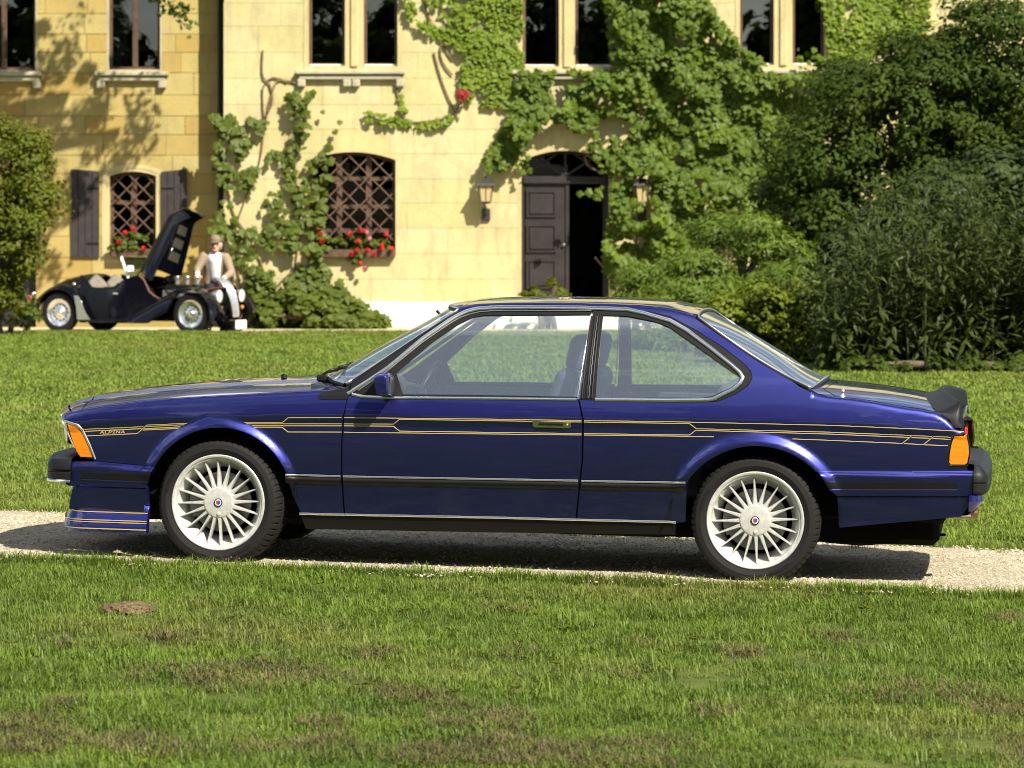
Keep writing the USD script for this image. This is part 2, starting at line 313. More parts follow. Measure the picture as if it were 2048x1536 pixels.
coupe = thing('coupe', 'dark blue two-door coupe with gold pinstripes and twenty-spoke silver wheels parked on the gravel path', 'car', mat=CAR_M)
def both(name, m, mat, parent=coupe, sides=(-1, 1)):
    out = []
    for s in sides:
        v, f, n = flip(m, s); out.append(obj(name, (v, f), mat, parent, normals=n))
    return out[0]
ARCH_F = [(438 + 145 * math.cos(a), 1001 - 146 * math.sin(a)) for a in np.radians(np.linspace(22, 151, 40))]      # right to left over the front wheel
ARCH_R = [(1511 + 165 * math.cos(a), 1055 - 163 * math.sin(a)) for a in np.radians(np.linspace(43, 144, 40))]
fender = [(191, 921.6), (189.4, 917), (178, 887), (164.4, 859), (155, 850), (144, 847), (131, 842), (127, 835)]
_fc = [(133, 827), (163, 818.4), (220.6, 809), (298.8, 799.7), (400, 793), (485, 788.3), (578.8, 783.3), (649, 780), (684, 778)]
fender += _fc + [(694, 788), (692.5, 805), (686.3, 829.6), (685.2, 849), (682.3, 887.6), (682.3, 949), (687, 1022), (688, 1027.5), (602, 1025), (585, 990)] + ARCH_F + [(308.5, 933)]
both('front_fender', side_panel(fender), 'car_paint')
door = [(697.5, 791), (693.3, 806), (688.8, 830), (687.7, 849), (684.9, 887.6), (684.9, 949), (690, 1024), (690.5, 1028.5), (1151, 1038.5), (1151.5, 1034), (1158.3, 966), (1163, 921.8), (1164.6, 839.8), (1157, 803), (1153.5, 798.7), (960, 796.5), (793, 795.5), (723, 794)]
doors = []
_dp = side_panel(door)
for s in (-1, 1):
    v, f, n = flip(_dp, s); doors.append(obj('door', (v, f), 'car_paint', coupe, normals=n))
quarter = [(1154, 1039.5), (1154.6, 1034), (1161, 966), (1166, 921.8), (1167.8, 839.8), (1160, 803), (1157, 800), (1340, 804.5), (1417, 804.5), (1438, 802.5), (1473, 788), (1497, 771), (1505, 756), (1502, 742), (1489, 727), (1445, 693), (1392, 660), (1340, 632), (1300, 623), (1255, 617.5), (1152, 614), (1070, 613.5), (999, 613), (960, 615), (934, 621), (922, 627), (920, 618),
           (924, 613.4), (940, 609.6), (982, 606.6), (1070, 605.1), (1152, 606.1), (1255, 609.1), (1340, 616.6), (1386, 628), (1392, 637.5), (1400, 644), (1515, 723), (1586, 764), (1609, 780.5), (1622, 784.5), (1640, 787.5),
           (1660, 792), (1726, 799), (1793, 811), (1867, 823), (1892, 836), (1904, 848), (1912, 858), (1925, 861.5), (1930, 866), (1907, 872), (1902.5, 880), (1894.5, 908), (1894.5, 923), (1900, 932), (1934, 934), (1936, 944), (1640, 945)] + ARCH_R + [(1373, 970), (1371, 1044), (1352, 1045.5)]
both('quarter_panel', side_panel(quarter), 'car_paint')
# window surrounds: the black frames, chrome mouldings, glass
a_pillar = [(697, 789), (690, 777), (712.5, 761.5), (758, 730), (828.5, 682), (912.9, 630), (921, 619), (922, 627.5), (898.8, 641.5), (846, 678), (775.8, 736), (705, 786)]
both('windscreen_pillar', side_panel(a_pillar, off=0.001), 'black_satin')
_dg = [(805, 788.5), (787, 750), (863.7, 684.5), (916.4, 648), (944.5, 634.5), (968, 630.5), (1180, 629.3), (1154.5, 793.8), (960, 790)]
_qg = [(1191, 795), (1206, 630.5), (1255, 632), (1310, 643), (1340, 655), (1392.7, 692), (1445, 730), (1480, 754), (1477, 764), (1462, 775), (1425, 792), (1400, 795.5)]
door_glass, quarter_glass = Polygon(lift_px(_dg)), Polygon(lift_px(_qg))
_df = [(704, 788.5), (775.8, 737), (846, 679), (898.8, 642), (922, 628), (934, 622), (960, 616), (999, 614), (1070, 614), (1186, 615), (1176, 640), (1153.5, 797.5), (960, 795.5), (793, 795), (723, 792.7)]
frame = Polygon(lift_px(_df)).buffer(0).difference(door_glass)
both('window_frame', side_panel(frame, off=-0.004, skirt=0.01), 'black_satin')
_qf = [(1160, 799), (1184, 640), (1186, 615), (1255, 618.5), (1300, 624), (1340, 633), (1392, 661), (1445, 694), (1489, 728), (1501, 743), (1504, 756), (1496, 770), (1472.5, 787), (1438, 801.5), (1417, 803.5), (1340, 803.5)]
qframe = Polygon(lift_px(_qf)).buffer(0).difference(quarter_glass)
both('quarter_window_frame', side_panel(qframe, off=-0.003, skirt=0.01), 'black_satin')
both('door_glass', side_panel(door_glass.buffer(0.012), off=-0.011, skirt=0, step=0.04, edge=0.03), 'car_glass')
both('quarter_glass', side_panel(quarter_glass.buffer(0.012), off=-0.011, skirt=0, step=0.04, edge=0.03), 'car_glass')
for k in range(3):                                    # ribs on the door pillar
    t = 0.2 + 0.3 * k
    a, b = (1178 + t * 27, 632), (1157 + t * 33, 796)
    both('pillar_rib', ribbon([a, b], 0.009, 0.0, 0.004), 'black_satin')
    if k == 1: both('pillar_bead', ribbon([(a[0] + 4.2, a[1]), (b[0] + 4.2, b[1])], 0.0012, 0.001, 0.001, 3), 'dull_steel')
def chrome(name, pts, width, off=0.001, thick=0.006): return both(name, ribbon(pts, width, off, thick, 7), 'chrome')
chrome('window_moulding', [(695, 787.4), (735, 762), (775.8, 734.5), (846, 676.5), (898.8, 640), (918, 629), (934, 622.2), (947.6, 618.6), (960, 616.6), (999, 614.5), (1070, 614.2), (1152.7, 615.2), (1255, 618.5), (1285, 625), (1340, 641), (1375, 661), (1428, 701), (1463, 729), (1479, 743.5), (1486, 754), (1480.6, 766), (1466.6, 778), (1428, 797), (1417, 799.2), (1340, 800), (1190, 798.5)], 0.019)
chrome('belt_moulding', [(703.7, 788.3), (723, 792.5), (760, 794.5), (793, 795), (960, 796.2), (1153.5, 798.7)], 0.014)
chrome('inner_moulding', [(716, 781), (775.8, 741), (846, 683.5), (898.8, 647.2), (918, 636), (936, 628.8), (960, 623), (999, 620.5), (1183, 621)], 0.005, thick=0.003)
chrome('glass_channel', [(1182.5, 631), (1155.5, 794)], 0.004, off=-0.008, thick=0.002)
black_trim = [(636, 795.5), (638, 789.5), (642, 786), (670, 779.5), (680, 777.5), (690, 777), (698, 788), (693.5, 798.8), (640, 798.4)]
bt = both('scuttle_trim', side_panel(black_trim, off=0.004, skirt=0.006), 'black_satin')
# mouldings and stripes
for pts in ([(571, 950.5), (675.6, 953.3), (681.5, 953.5)], [(686.5, 953.6), (1156.5, 962.2)], [(1163, 962.8), (1340, 965.8), (1371, 966)]):
    w = np.array(pts); lo = w + [0, 8.5]
    both('rub_strip', ribbon(lo, 0.038, 0.002, 0.007, 7), 'black_satin'); both('rub_strip_chrome', ribbon(w - [0, 1.0], 0.009, 0.007, 0.003, 5), 'chrome')
_sill = [(600, 1027.5), (640, 1029), (982, 1035.5), (1152.7, 1040), (1340, 1044), (1352, 1045.6), (1350, 1070), (1340, 1069), (982, 1065), (640, 1058.5), (612, 1058)]
both('sill', side_panel(_sill, off=-0.004, skirt=0.05), 'black_satin')
both('sill_moulding', ribbon([(599, 1027.3), (640, 1028.4), (982, 1035), (1152.7, 1039.6), (1340, 1043.8), (1352, 1045.3)], 0.011, 0.001, 0.005), 'chrome')
LW = 0.0036
STRIPES = [[(166.7, 859), (287, 853.6)], [(169, 863), (283, 857.5)], [(173.8, 871.9), (274.5, 867.3), (293.3, 850.5), (373.8, 846.9)], [(292.5, 853.4), (369, 849.8)], [(287.8, 857.7), (361, 853.9)], [(286, 860.4), (356.6, 857.2)],
           [(489, 845.3), (564.7, 845.5), (576.4, 835.6), (683.5, 835.4)], [(493, 847.9), (683.5, 848)], [(505, 851.6), (683.5, 851.9)], [(507.7, 854.6), (564, 854.6), (576.4, 864.2), (683.5, 864.4)],
           [(688, 835.4), (982, 838.5), (1163, 841.3)], [(688, 848.1), (787, 848.5), (799, 838.8), (1163, 844.3)], [(688, 851.9), (787, 852.6), (799, 862.4), (1163, 867.3)], [(688, 864.5), (799, 866), (1163, 870.2)],
           [(1168, 841.4), (1340, 843.6), (1516, 847.5), (1660, 850.8), (1826, 857.8), (1905, 861.8), (1928, 863.6)], [(1168, 844.4), (1340, 846.8), (1379, 847.4), (1392.7, 857.6), (1660, 864.6), (1822.7, 871.2)],
           [(1168, 867.4), (1340, 869.8), (1379, 870.2), (1391.5, 860.6), (1660, 868.4), (1818, 875)], [(1168, 870.3), (1340, 872.3), (1428, 873.8)], [(1585, 878), (1660, 880.8), (1804.4, 887), (1824, 871.4), (1864, 873)],
           [(1807.8, 887.4), (1846.8, 889.4), (1867.5, 873), (1904.9, 875)], [(1849, 889.8), (1896, 891.4)], [(1823.5, 875.4), (1859, 876.8)], [(1865, 877), (1902, 879.2)]]
for q in STRIPES: both('pinstripe', ribbon(q, LW, 0.0016, 0.0008, 3), 'gold_line')
def lettering(word, x0, x1, base0, base1, cap, off, thick, fn=None):
    m = meshkit.text_mesh(word, 1.0, 0.02); v, f = vf(m); lo, hi = v.min(0), v.max(0)
    t = (v[:, 0] - lo[0]) / (hi[0] - lo[0]); px = x0 + t * (x1 - x0) + 1.2 * v[:, 1]; py = base0 + t * (base1 - base0) - v[:, 1] * cap
    q = lift_px(np.c_[px, py]); g = fn or Ys
    y = g(q[:, 0], q[:, 1]) + off + np.where(v[:, 2] > 0.01, thick, 0)
    w = np.c_[q[:, 0], y, q[:, 1]]; n = np.tile([0, 1.0, 0], (len(w), 1)); return w, f, n
both('lettering', lettering('ALPINA', 199.5, 249.5, 867.8, 866.0, 5.6, 0.0012, 0.001), 'gold_line')
# top skins --------------------------------------------------------------
def centre_line(pts): return np.c_[plane_pt(*np.array(pts, float).T, 0.0)]
_hc = centre_line([(150, 796), (163.6, 792.4), (189.4, 788.3), (236, 779.8), (298.8, 771.6), (400, 761.9), (438, 758.5), (516, 754), (594, 750.8), (660, 748.6), (720, 747)])
_hc[:, 1] -= 0.006
_bc = centre_line([(1600, 757), (1660, 762.4), (1743, 770.7), (1809.4, 779.8), (1850, 786.5), (1885, 795), (1905, 806), (1925, 826)])
_rc = centre_line([(905, 607), (923.7, 603), (950, 599), (982, 595.6), (1070, 593), (1152.7, 592.8), (1250, 595), (1340, 600.5), (1401.5, 615), (1425, 623)])
HOOD_C, BOOT_C, ROOF_C = (PchipInterpolator(*q.T, extrapolate=True) for q in (_hc, _bc, _rc))
def top_fn(crest, centre, p=2.2, bulge=0.0):
    def g(u, y):
        zc = crest(u); yc = Ys(u, zc); k = np.clip(np.abs(y) / yc, 0, 1)
        b = np.clip((0.40 - np.abs(y)) / 0.05, 0, 1); b = b * b * (3 - 2 * b)
        return zc + (centre(u) - zc - bulge) * (1 - k ** p) + bulge * b
    return g
HOOD, BOOT, ROOF = top_fn(lambda u: CREST_F(np.clip(u, _F[0, 0], _F[-1, 0])), HOOD_C, 2.4, 0.010), top_fn(lambda u: CREST_B(np.clip(u, _B[0, 0] - .1, _B[-1, 0])), BOOT_C, 2.6), top_fn(lambda u: CREST_R(np.clip(u, _R[0, 0], _R[-1, 0])), ROOF_C, 2.0)
def top_panel(name, outline, g, mat, step=0.035, edge=0.015, skirt=0.014, off=0.0, parent=None):
    p, f, rings = fill(Polygon(outline).buffer(0), step, edge); e = 0.003
    z = g(p[:, 0], p[:, 1]) + off
    n = np.c_[-(g(p[:, 0] + e, p[:, 1]) - g(p[:, 0] - e, p[:, 1])) / (2 * e), -(g(p[:, 0], p[:, 1] + e) - g(p[:, 0], p[:, 1] - e)) / (2 * e), np.ones(len(p))]
    n /= np.linalg.norm(n, axis=1, keepdims=True)
    v, f, n = panel(p, f, rings, z, n, 2, skirt); v, f, n = flip((v, f, n), 1)
    return obj(name, (v, f), mat, parent or coupe, normals=n)
def edge_pts(crest, u, inset): return np.c_[u, Ys(u, crest(u)) - inset]
def mirrored(o): return np.vstack([o, (o * [1, -1])[::-1]])
# windscreen and rear window: (edge line, centre line) as x, z with the half-width along the edge
def screen_lines(edge_px, y_of, mid_px):
    a = np.array(edge_px, float); k = np.linspace(0, 1, len(a)); y = y_of(k)
    e = np.c_[plane_pt(a[:, 0], a[:, 1], -y)]; e3 = smooth_line(np.c_[e[:, 0], y, e[:, 1]], 0.03)
    m = smooth_line(centre_line(mid_px), 0.03); s = np.linspace(0, 1, 40)
    rs = lambda q: np.stack([np.interp(s, np.linspace(0, 1, len(q)), q[:, i]) for i in range(q.shape[1])], 1)
    return rs(e3), rs(m)
WS_E, WS_M = screen_lines([(690, 770.5), (700, 766), (758, 728.5), (828.5, 681), (895, 637.5), (918, 621)], lambda k: 0.705 - 0.125 * k, [(671, 749.5), (693, 736.4), (775.8, 687), (863.7, 639.8), (911, 612)])
RW_E, RW_M = screen_lines([(1396, 637), (1420, 655), (1515.8, 721.2), (1586, 762), (1622, 779)], lambda k: 0.565 + 0.095 * k, [(1410, 622.5), (1420, 628), (1480.6, 658), (1551, 699), (1621, 744), (1652, 758)])
def screen(E, M, pw=2.6, nt=41, off=0.0):
    t = np.linspace(-1, 1, nt); w = np.abs(t) ** pw
    x = M[:, None, 0] + (E[:, None, 0] - M[:, None, 0]) * w; z = M[:, None, 1] + (E[:, None, 2] - M[:, None, 1]) * w; y = E[:, None, 1] * t[None]
    return np.stack([x, y, z + off], -1)
def screen_obj(name, E, M, mat):
    s = screen(E, M); return obj(name, (s.reshape(-1, 3), grid_faces(*s.shape[:2])), mat, coupe, smooth=True)
WS, RW = screen(WS_E, WS_M), screen(RW_E, RW_M)
screen_obj('windscreen', WS_E, WS_M, 'car_glass'); screen_obj('rear_window', RW_E, RW_M, 'car_glass')
def rim_of(s, bottom_first=True): # the screen's outline as a closed line
    return np.vstack([s[:, 0], s[-1, 1:-1], s[::-1, -1], s[0, ::-1][1:-1]])
for nm, s in (('windscreen', WS), ('rear_window', RW)):
    o = resample(rim_of(s), 0.02, closed=True); o = np.vstack([o, o[:1]])
    obj(nm + '_seal', tube(o, 0.011, 8, cap=False), 'black_rubber', coupe, smooth=True)
    obj(nm + '_moulding', tube(o + [0, 0, 0.009], 0.006, 8, cap=False), 'chrome', coupe, smooth=True)
_u = np.linspace(plane_pt(163, 818, -0.78)[0], plane_pt(640, 781, -.83)[0], 60); _uf, _ub = _u[0], _u[-1]
_front = np.c_[np.full(15, _uf) + 0.0, np.linspace(0, 1, 15) * (Ys(_uf, CREST_F(_uf)) - .004)]; _front[:, 0] -= 0.055 * (1 - (_front[:, 1] / 0.75) ** 2)
_half = np.vstack([_front, edge_pts(CREST_F, _u, 0.004)[1:], np.c_[_ub + 0.06 * np.array([0.2, .6, 0.9, 1.0]), np.array([0.7, .5, .25, 0.0])]])
top_panel('bonnet', mirrored(_half), HOOD, 'car_paint')
# nozzles on the bonnet
for y in (-0.2, 0.2):
    u = plane_pt(568, 755.5, y)[0]; obj('washer_nozzle', moved(trimesh.creation.icosphere(1, 0.014), (u, y, float(HOOD(u, y)) + 0.004), s=(1.2, 0.8, 0.6)), 'black_satin', coupe, smooth=True)
# nose panel ahead of the bonnet
def nose_x(y): return -0.782 - 0.150 * (1 - np.clip(np.abs(y) / 0.78, 0, 1) ** 2.4)
_ny = np.linspace(0, Ys(_uf - .02, CREST_F(_uf - .02)) - .002, 25)
_nhalf = np.vstack([np.c_[nose_x(_ny), _ny], np.c_[_front[::-1, 0] - 0.006, _front[::-1, 1]]])
def NOSE(u, y):
    z = HOOD(np.maximum(u, _uf - 0.02), y); d = np.clip((u - nose_x(y)) / 0.16, 0, 1); return z - 0.034 * (1 - d) ** 3.5 - 0.22 * np.maximum(_uf - .02 - u, 0)
top_panel('nose_panel', np.vstack([_nhalf, (_nhalf * [1, -1])[::-1]]), NOSE, 'car_paint', skirt=0.03)
# cowl between bonnet and windscreen
_cow = np.vstack([np.c_[_ub + 0.006 + 0.06 * np.array([1.0, 0.9, 0.6, 0.2]), np.array([0.0, .25, .5, .7])], edge_pts(CREST_F, np.linspace(_ub + .005, _F[-1, 0] - .01, 8), 0.004), np.c_[WS[2, 20:, 0][::-1] + 0.015, WS[2, 20:, 1][::-1]]])
top_panel('cowl', np.vstack([_cow, (_cow * [1, -1])[::-1]]), HOOD, 'car_paint', off=-0.004)
# roof, with the sunroof's joint
_ru = np.linspace(_R[2, 0], _R[-2, 0], 50)
_rf = WS[-1, 20:, :2]; _rb = RW[0, 20:, :2]
_half = np.vstack([_rf[_rf[:, 1] < Ys(_ru[0], CREST_R(_ru[0])) - .02], edge_pts(CREST_R, _ru, 0.001), _rb[::-1][_rb[::-1][:, 1] < Ys(_ru[-1], CREST_R(_ru[-1])) - .02]])
_sun = sbox(plane_pt(1000, 600, 0)[0], -0.40, plane_pt(1155, 600, 0)[0], 0.40).buffer(-.03).buffer(.03)
roof = Polygon(mirrored(_half)).buffer(0)
top_panel('roof_panel', roof.difference(_sun), ROOF, 'car_paint'); top_panel('sunroof', _sun.buffer(-0.005), ROOF, 'car_paint', off=0.001)
# boot lid
_bu = np.linspace(plane_pt(1672, 795, -.8)[0], plane_pt(1900, 845, -.8)[0], 40)
_bf = RW[-1, 20:, :2] + [0.05, 0]
_half = np.vstack([_bf[_bf[:, 1] < 0.60], edge_pts(CREST_B, _bu, 0.004), [(_bu[-1] + 0.03, 0.45), (_bu[-1] + 0.04, 0.0)]])
top_panel('boot_lid', mirrored(_half), BOOT, 'car_paint')
_bp = np.vstack([RW[-1, 20:, :2] - [0.02, 0], [(_bu[0] - .08, float(Ys(_bu[0] - .08, CREST_B(_bu[0] - .08))) - .004), (_bu[0] - 0.006, float(Ys(_bu[0], CREST_B(_bu[0]))) - .004)], (_bf[_bf[:, 1] < 0.60] - [0.006, 0])[::-1]])
top_panel('rear_deck', np.vstack([_bp, (_bp * [1, -1])[::-1]]), BOOT, 'car_paint', off=-0.001)
# rear face of the body, below the lid
def back_strip(name, y0, y1, z0, z1, x, mat, thick=0.02, parent=None): return obj(name, bx(x, x + thick, y0, y1, z0, z1, 0.006), mat, parent or coupe)
back_strip('rear_panel', -0.765, 0.765, 0.42, 0.83, 3.585, 'car_paint'); back_strip('number_plate', -0.26, 0.26, 0.58, 0.69, 3.606, 'white', 0.008)
# spoiler
_pl = lambda pts, y: np.c_[plane_pt(*np.array(pts, float).T, y)]
_spc = _pl([(1843, 787), (1862, 785.2), (1874, 780.5), (1882, 773.5), (1885.5, 772.5), (1888, 777), (1891, 805)], 0.0)
_spn = _pl([(1870, 818.5), (1888, 816.5), (1906, 811), (1919.5, 804.5), (1922.5, 804), (1924.5, 811), (1928.5, 852)], -0.735)
_spl = _pl([(1868, 825), (1884, 829.5), (1899, 840), (1906, 851), (1910, 855), (1918, 856), (1929, 856)], -0.79)
rows = []
for k in np.r_[-1.0, np.linspace(-1, 1, 41), 1.0]:
    w = abs(k) ** 2.3; top = _spc * (1 - w) + _spn * w; rows.append(np.c_[top[:, 0], np.full(7, 0.735 * k), top[:, 1]])
rows = np.array(rows); rows[0] = np.c_[_spl[:, 0], np.full(7, -0.79), _spl[:, 1]]; rows[-1] = np.c_[_spl[:, 0], np.full(7, 0.79), _spl[:, 1]]
mid_ = 0.5 * (rows[1] + rows[0]) + [0, -.022, 0]; mid2 = 0.5 * (rows[-2] + rows[-1]) + [0, .022, 0]
rows = np.concatenate([rows[:1], mid_[None], rows[1:-1], mid2[None], rows[-1:]])
under = np.stack([rows[:, -1] - [0.09, 0, 0.0], rows[:, 0] - [-.02, 0, .020]], 1); body = np.concatenate([rows, under], 1)
spoiler = obj('spoiler', (body.reshape(-1, 3), grid_faces(*body.shape[:2], wrap_m=True)), 'black_rubber', coupe, smooth=42)
# lamps ------------------------------------------------------------------
_ind = [(134.7, 847), (148.75, 849.5), (155, 854), (164.4, 868), (176, 893), (183, 907.5), (184.7, 914.5), (161, 913.8), (153.4, 902.8), (143, 875)]
_indh = [(131, 843), (144, 847.5), (155, 850.5), (164.4, 860), (178, 888), (190, 919), (160, 917), (149, 896)]
def lamp_off(u, v): return -0.004 + 0 * u
for s in (-1, 1):
    v, f, n = flip(side_panel(_indh, off=-0.006, skirt=0.05), s); holder = obj('indicator', (v, f), 'black_satin', coupe, normals=n)
    v, f, n = flip(side_panel(_ind, off=0.002, skirt=0.02), s); obj('lens', (v, f), 'amber_lens', holder, normals=n)
    v, f, n = flip(ribbon([(130, 842), (144, 847), (155, 850), (164.4, 859.5), (178, 887.5), (190, 918.6)], 0.012, 0.001, 0.005), s); obj('lamp_moulding', (v, f), 'chrome', holder, normals=n)
    v, f, n = flip(ribbon([(122, 829), (148.8, 896)], 0.007, 0.0, 0.003), s); obj('lamp_moulding', (v, f), 'chrome', holder, normals=n)
_tl = [(1909, 873), (1927, 872), (1932, 868), (1936.5, 889), (1938, 906), (1934, 926), (1930, 929), (1902, 929), (1898.5, 925), (1900, 905), (1904, 885)]
_tlb = [(1904, 872), (1929, 866), (1936, 872), (1940, 906), (1936, 932), (1900, 932), (1895, 926), (1895, 908), (1900, 885)]
for s in (-1, 1):
    v, f, n = flip(side_panel(_tlb, off=-0.008, skirt=0.03), s); holder = obj('tail_lamp', (v, f), 'black_satin', coupe, normals=n)
    v, f, n = flip(side_panel(_tl, off=0.003, skirt=0.04), s); obj('lens', (v, f), 'amber_lens', holder, normals=n)
    v, f, n = flip(ribbon(_tlb, 0.007, 0.0, 0.004, closed=True), s); obj('lamp_moulding', (v, f), 'black_gloss', holder, normals=n)
    obj('red_lens', bx(3.595, 3.612, s * 0.30, s * 0.748, 0.62, 0.735, 0.008), 'red_lens', holder)
# front face: dark grille with round lamps and the twin chrome-framed openings
_fx = lambda y, z: nose_x(y) + 0.028 + 0.33 * (0.76 - z)
for nm, y0, y1, z0, z1, mat in (('grille', -0.72, 0.72, 0.545, 0.745, 'void'),):
    yy = np.linspace(y0, y1, 31); v = np.vstack([np.c_[_fx(yy, z), yy, np.full(31, z)] for z in (z0, z1)]); obj(nm, (v, grid_faces(2, 31)[:, ::-1]), mat, coupe, smooth=True)
for s in (-1, 1):
    for y in (0.33, 0.565):
        x = float(_fx(y, 0.65)); hl = obj('headlamp', moved(lathe([(0.0, -0.03), (0.06, -0.025), (0.078, -0.008), (0.08, 0.03)], 32, 'x'), (x - 0.01, s * y, 0.65)), 'lamp_glass', coupe, smooth=True)
        obj('rim', moved(lathe([(0.08, 0.0), (0.088, -0.012), (0.092, 0.0), (0.088, 0.02)], 32, 'x'), (x - 0.01, s * y, 0.65)), 'chrome', hl, smooth=True)
    x = float(_fx(0.08, 0.65)); q = [(x - 0.02 + .33 * (.65 - z), s * y, z) for y, z in ((0.02, 0.54), (0.02, 0.715), (0.15, 0.71), (0.155, 0.55))]
    obj('kidney_grille', tube(resample(q, 0.03, closed=True), 0.011, 8), 'chrome', coupe, smooth=True)
# bumpers ----------------------------------------------------------------
sm01 = lambda t: np.clip(t, 0, 1) ** 2 * (3 - 2 * np.clip(t, 0, 1))
_ft = PchipInterpolator(*lift_px([(120, 921), (191, 922.5), (309, 934)]).T, extrapolate=True); _rt = PchipInterpolator(*lift_px([(1630, 942), (1800, 942), (1957, 942)]).T, extrapolate=True)
fb_off = lambda u, v: 0.004 + 0.036 * sm01((_ft(u) - v + .004) / 0.030)
rb_off = lambda u, v: 0.002 + 0.026 * sm01((_rt(u) - v + .002) / 0.024)
_fbp = [(133, 923), (191, 922.5), (309, 934), (307, 940), (296, 975), (142.5, 970.6), (136, 967.5)]
_rbp = [(1636, 942.5), (1800, 941.5), (1957, 941), (1956, 946), (1951.5, 957), (1949.6, 991.5), (1675, 991.5), (1658.6, 978), (1648, 960)]
_rvp = [(1675, 993.5), (1949, 993.5), (1947, 1000), (1922, 1033), (1800, 1044), (1678.5, 1055)]
front_bumper = both('front_bumper_side', side_panel(_fbp, off=fb_off, skirt=0.03), 'car_paint')
both('bumper_strip', side_panel([(166, 944), (303, 948.8), (299, 962.8), (166, 957)], off=lambda u, v: fb_off(u, v) + 0.002, skirt=0.004), 'black_satin')
both('bumper_bead', ribbon([(166, 957.8), (299, 963.6)], 0.004, 0.042, 0.002), 'car_paint')
both('rear_bumper_side', side_panel(_rbp, off=rb_off, skirt=0.03), 'car_paint')
both('bumper_strip', side_panel([(1653, 964.5), (1914, 964.5), (1916, 967), (1916, 976), (1914, 978), (1660.5, 978)], off=lambda u, v: rb_off(u, v) + 0.002, skirt=0.004), 'black_satin')
both('bumper_bead', ribbon([(1660, 979), (1915, 979)], 0.004, 0.029, 0.002), 'car_paint')
both('rear_valance_side', side_panel(_rvp, off=lambda u, v: 0.020 - 0.02 * sm01((0.40 - v) / 0.2), skirt=0.03), 'car_paint')
def plan(x_tip, x_end, y_side, bow, r=0.16, sg=1, n=14):
    """Plan line from the near side round the end of the car to the far side. sg 1: front (tip at low x)."""
    a = np.linspace(0, math.pi / 2, n); near = np.c_[x_end + 0 * a, -y_side + 0 * a][:1]
    xc = x_tip + sg * (bow + r)
    corner = np.c_[xc - sg * r * np.sin(a), -y_side + r - r * np.cos(a)]
    yy = np.linspace(-y_side + r, 0, 12)[1:]; mid = np.c_[x_tip + sg * bow * (np.abs(yy) / (y_side - r)) ** 2, yy]
    h = np.vstack([near, corner, mid]); h = h[np.r_[True, np.linalg.norm(np.diff(h, axis=0), axis=1) > 1e-4]]; h = resample(h, 0.03); return np.vstack([h, (h[:-1] * [1, -1])[::-1]])
_zb0, _zb1 = float(plane_pt(110, 967, -.78)[1]), float(plane_pt(100, 914, -.78)[1])
q = plan(-0.985, -0.745, 0.803, 0.105, 0.13); zt = _zb1 - _zb0
sec = [(0.0, 0.012), (0.014, 0.02), (0.014, zt * .42), (0.006, zt * .46), (0.006, zt * .52), (0.014, zt * .56), (0.012, zt - .03), (-0.004, zt - 0.008), (-0.03, zt), (-0.16, zt + 0.008), (-0.16, 0.012)]
q = q[::-1] if False else q
obj('front_bumper', sweep(np.c_[q, np.full(len(q), _zb0)], [(-a, b) for a, b in sec][::-1]), 'black_rubber', coupe, smooth=35)
obj('bumper_trim', sweep(np.c_[q, np.full(len(q), _zb0 + 0.010)], [(-a, b) for a, b in ((0.014, 0.0), (0.017, 0.006), (0.014, 0.012), (0.0, 0.006))][::-1]), 'chrome', coupe, smooth=35)
# front skirt
q = plan(-0.925, plane_pt(294, 1000, -.82)[0], 0.835, 0.115, 0.15)
zs = lambda py: float(plane_pt(130, py, -.8)[1]) - _zb0
prof = [(-0.03, zs(968)), (-0.055, zs(990)), (-0.075, zs(1008)), (-0.062, zs(1016)), (-0.040, zs(1022)), (-0.018, zs(1040)), (-0.012, zs(1052)), (-0.022, zs(1062)), (-0.07, zs(1062)), (-0.09, zs(1008)), (-0.06, zs(968))]
dam = obj('front_skirt', sweep(np.c_[q, np.full(len(q), _zb0)], [(-a, b) for a, b in prof]), 'car_paint', coupe, smooth=32)
for py, o in ((1021.5, -0.0385), (1037, -0.0185), (1041, -0.016), (1054, -0.0115)):
    obj('pinstripe', sweep(np.c_[q, np.full(len(q), _zb0 + zs(py))], [(-(o - 0.004), -LW / 2), (-(o - 0.004), LW / 2), (-(o + 0.002), LW / 2), (-(o + 0.002), -LW / 2)]), 'gold_line', dam)
both('front_skirt_side', side_panel([(150, 973), (296, 977.5), (291.5, 1026), (142, 1016)], off=lambda u, v: 0.046 + 0 * u, skirt=0.05), 'car_paint')
# rear rubber corner and valance round the back
_zr0 = float(plane_pt(1960, 989, -.78)[1]); ztr = float(plane_pt(1957, 944, -.78)[1]) - _zr0
q = plan(3.728, 3.66, 0.797, 0.012, 0.05, sg=-1)
obj('rear_bumper', sweep(np.c_[q, np.full(len(q), _zr0)], [(a, b) for a, b in [(0.0, 0.0), (0.012, 0.012), (0.012, ztr * .45), (0.005, ztr * .5), (0.012, ztr * .55), (0.012, ztr - .02), (0.0, ztr), (-0.03, ztr + 0.03), (-0.16, ztr + 0.045), (-0.16, 0.0)]]), 'black_rubber', coupe, smooth=35)
q = plan(3.715, 3.64, 0.795, 0.012, 0.05, sg=-1)
obj('rear_valance', sweep(np.c_[q, np.full(len(q), _zr0)], [(0.0, -0.004), (0.004, -0.035), (-0.04, -0.08), (-0.07, -0.105), (-0.2, -0.12), (-0.2, -0.004)]), 'car_paint', coupe, smooth=35)
for y in (-0.46, -0.38):
    obj('exhaust_pipe', moved(lathe([(0.026, -0.3), (0.026, 0.06), (0.022, 0.06), (0.022, -0.05), (0.0, -0.06)], 24, 'x'), (3.62, y, _zr0 - 0.115)), 'brass_pipe', coupe, smooth=40)
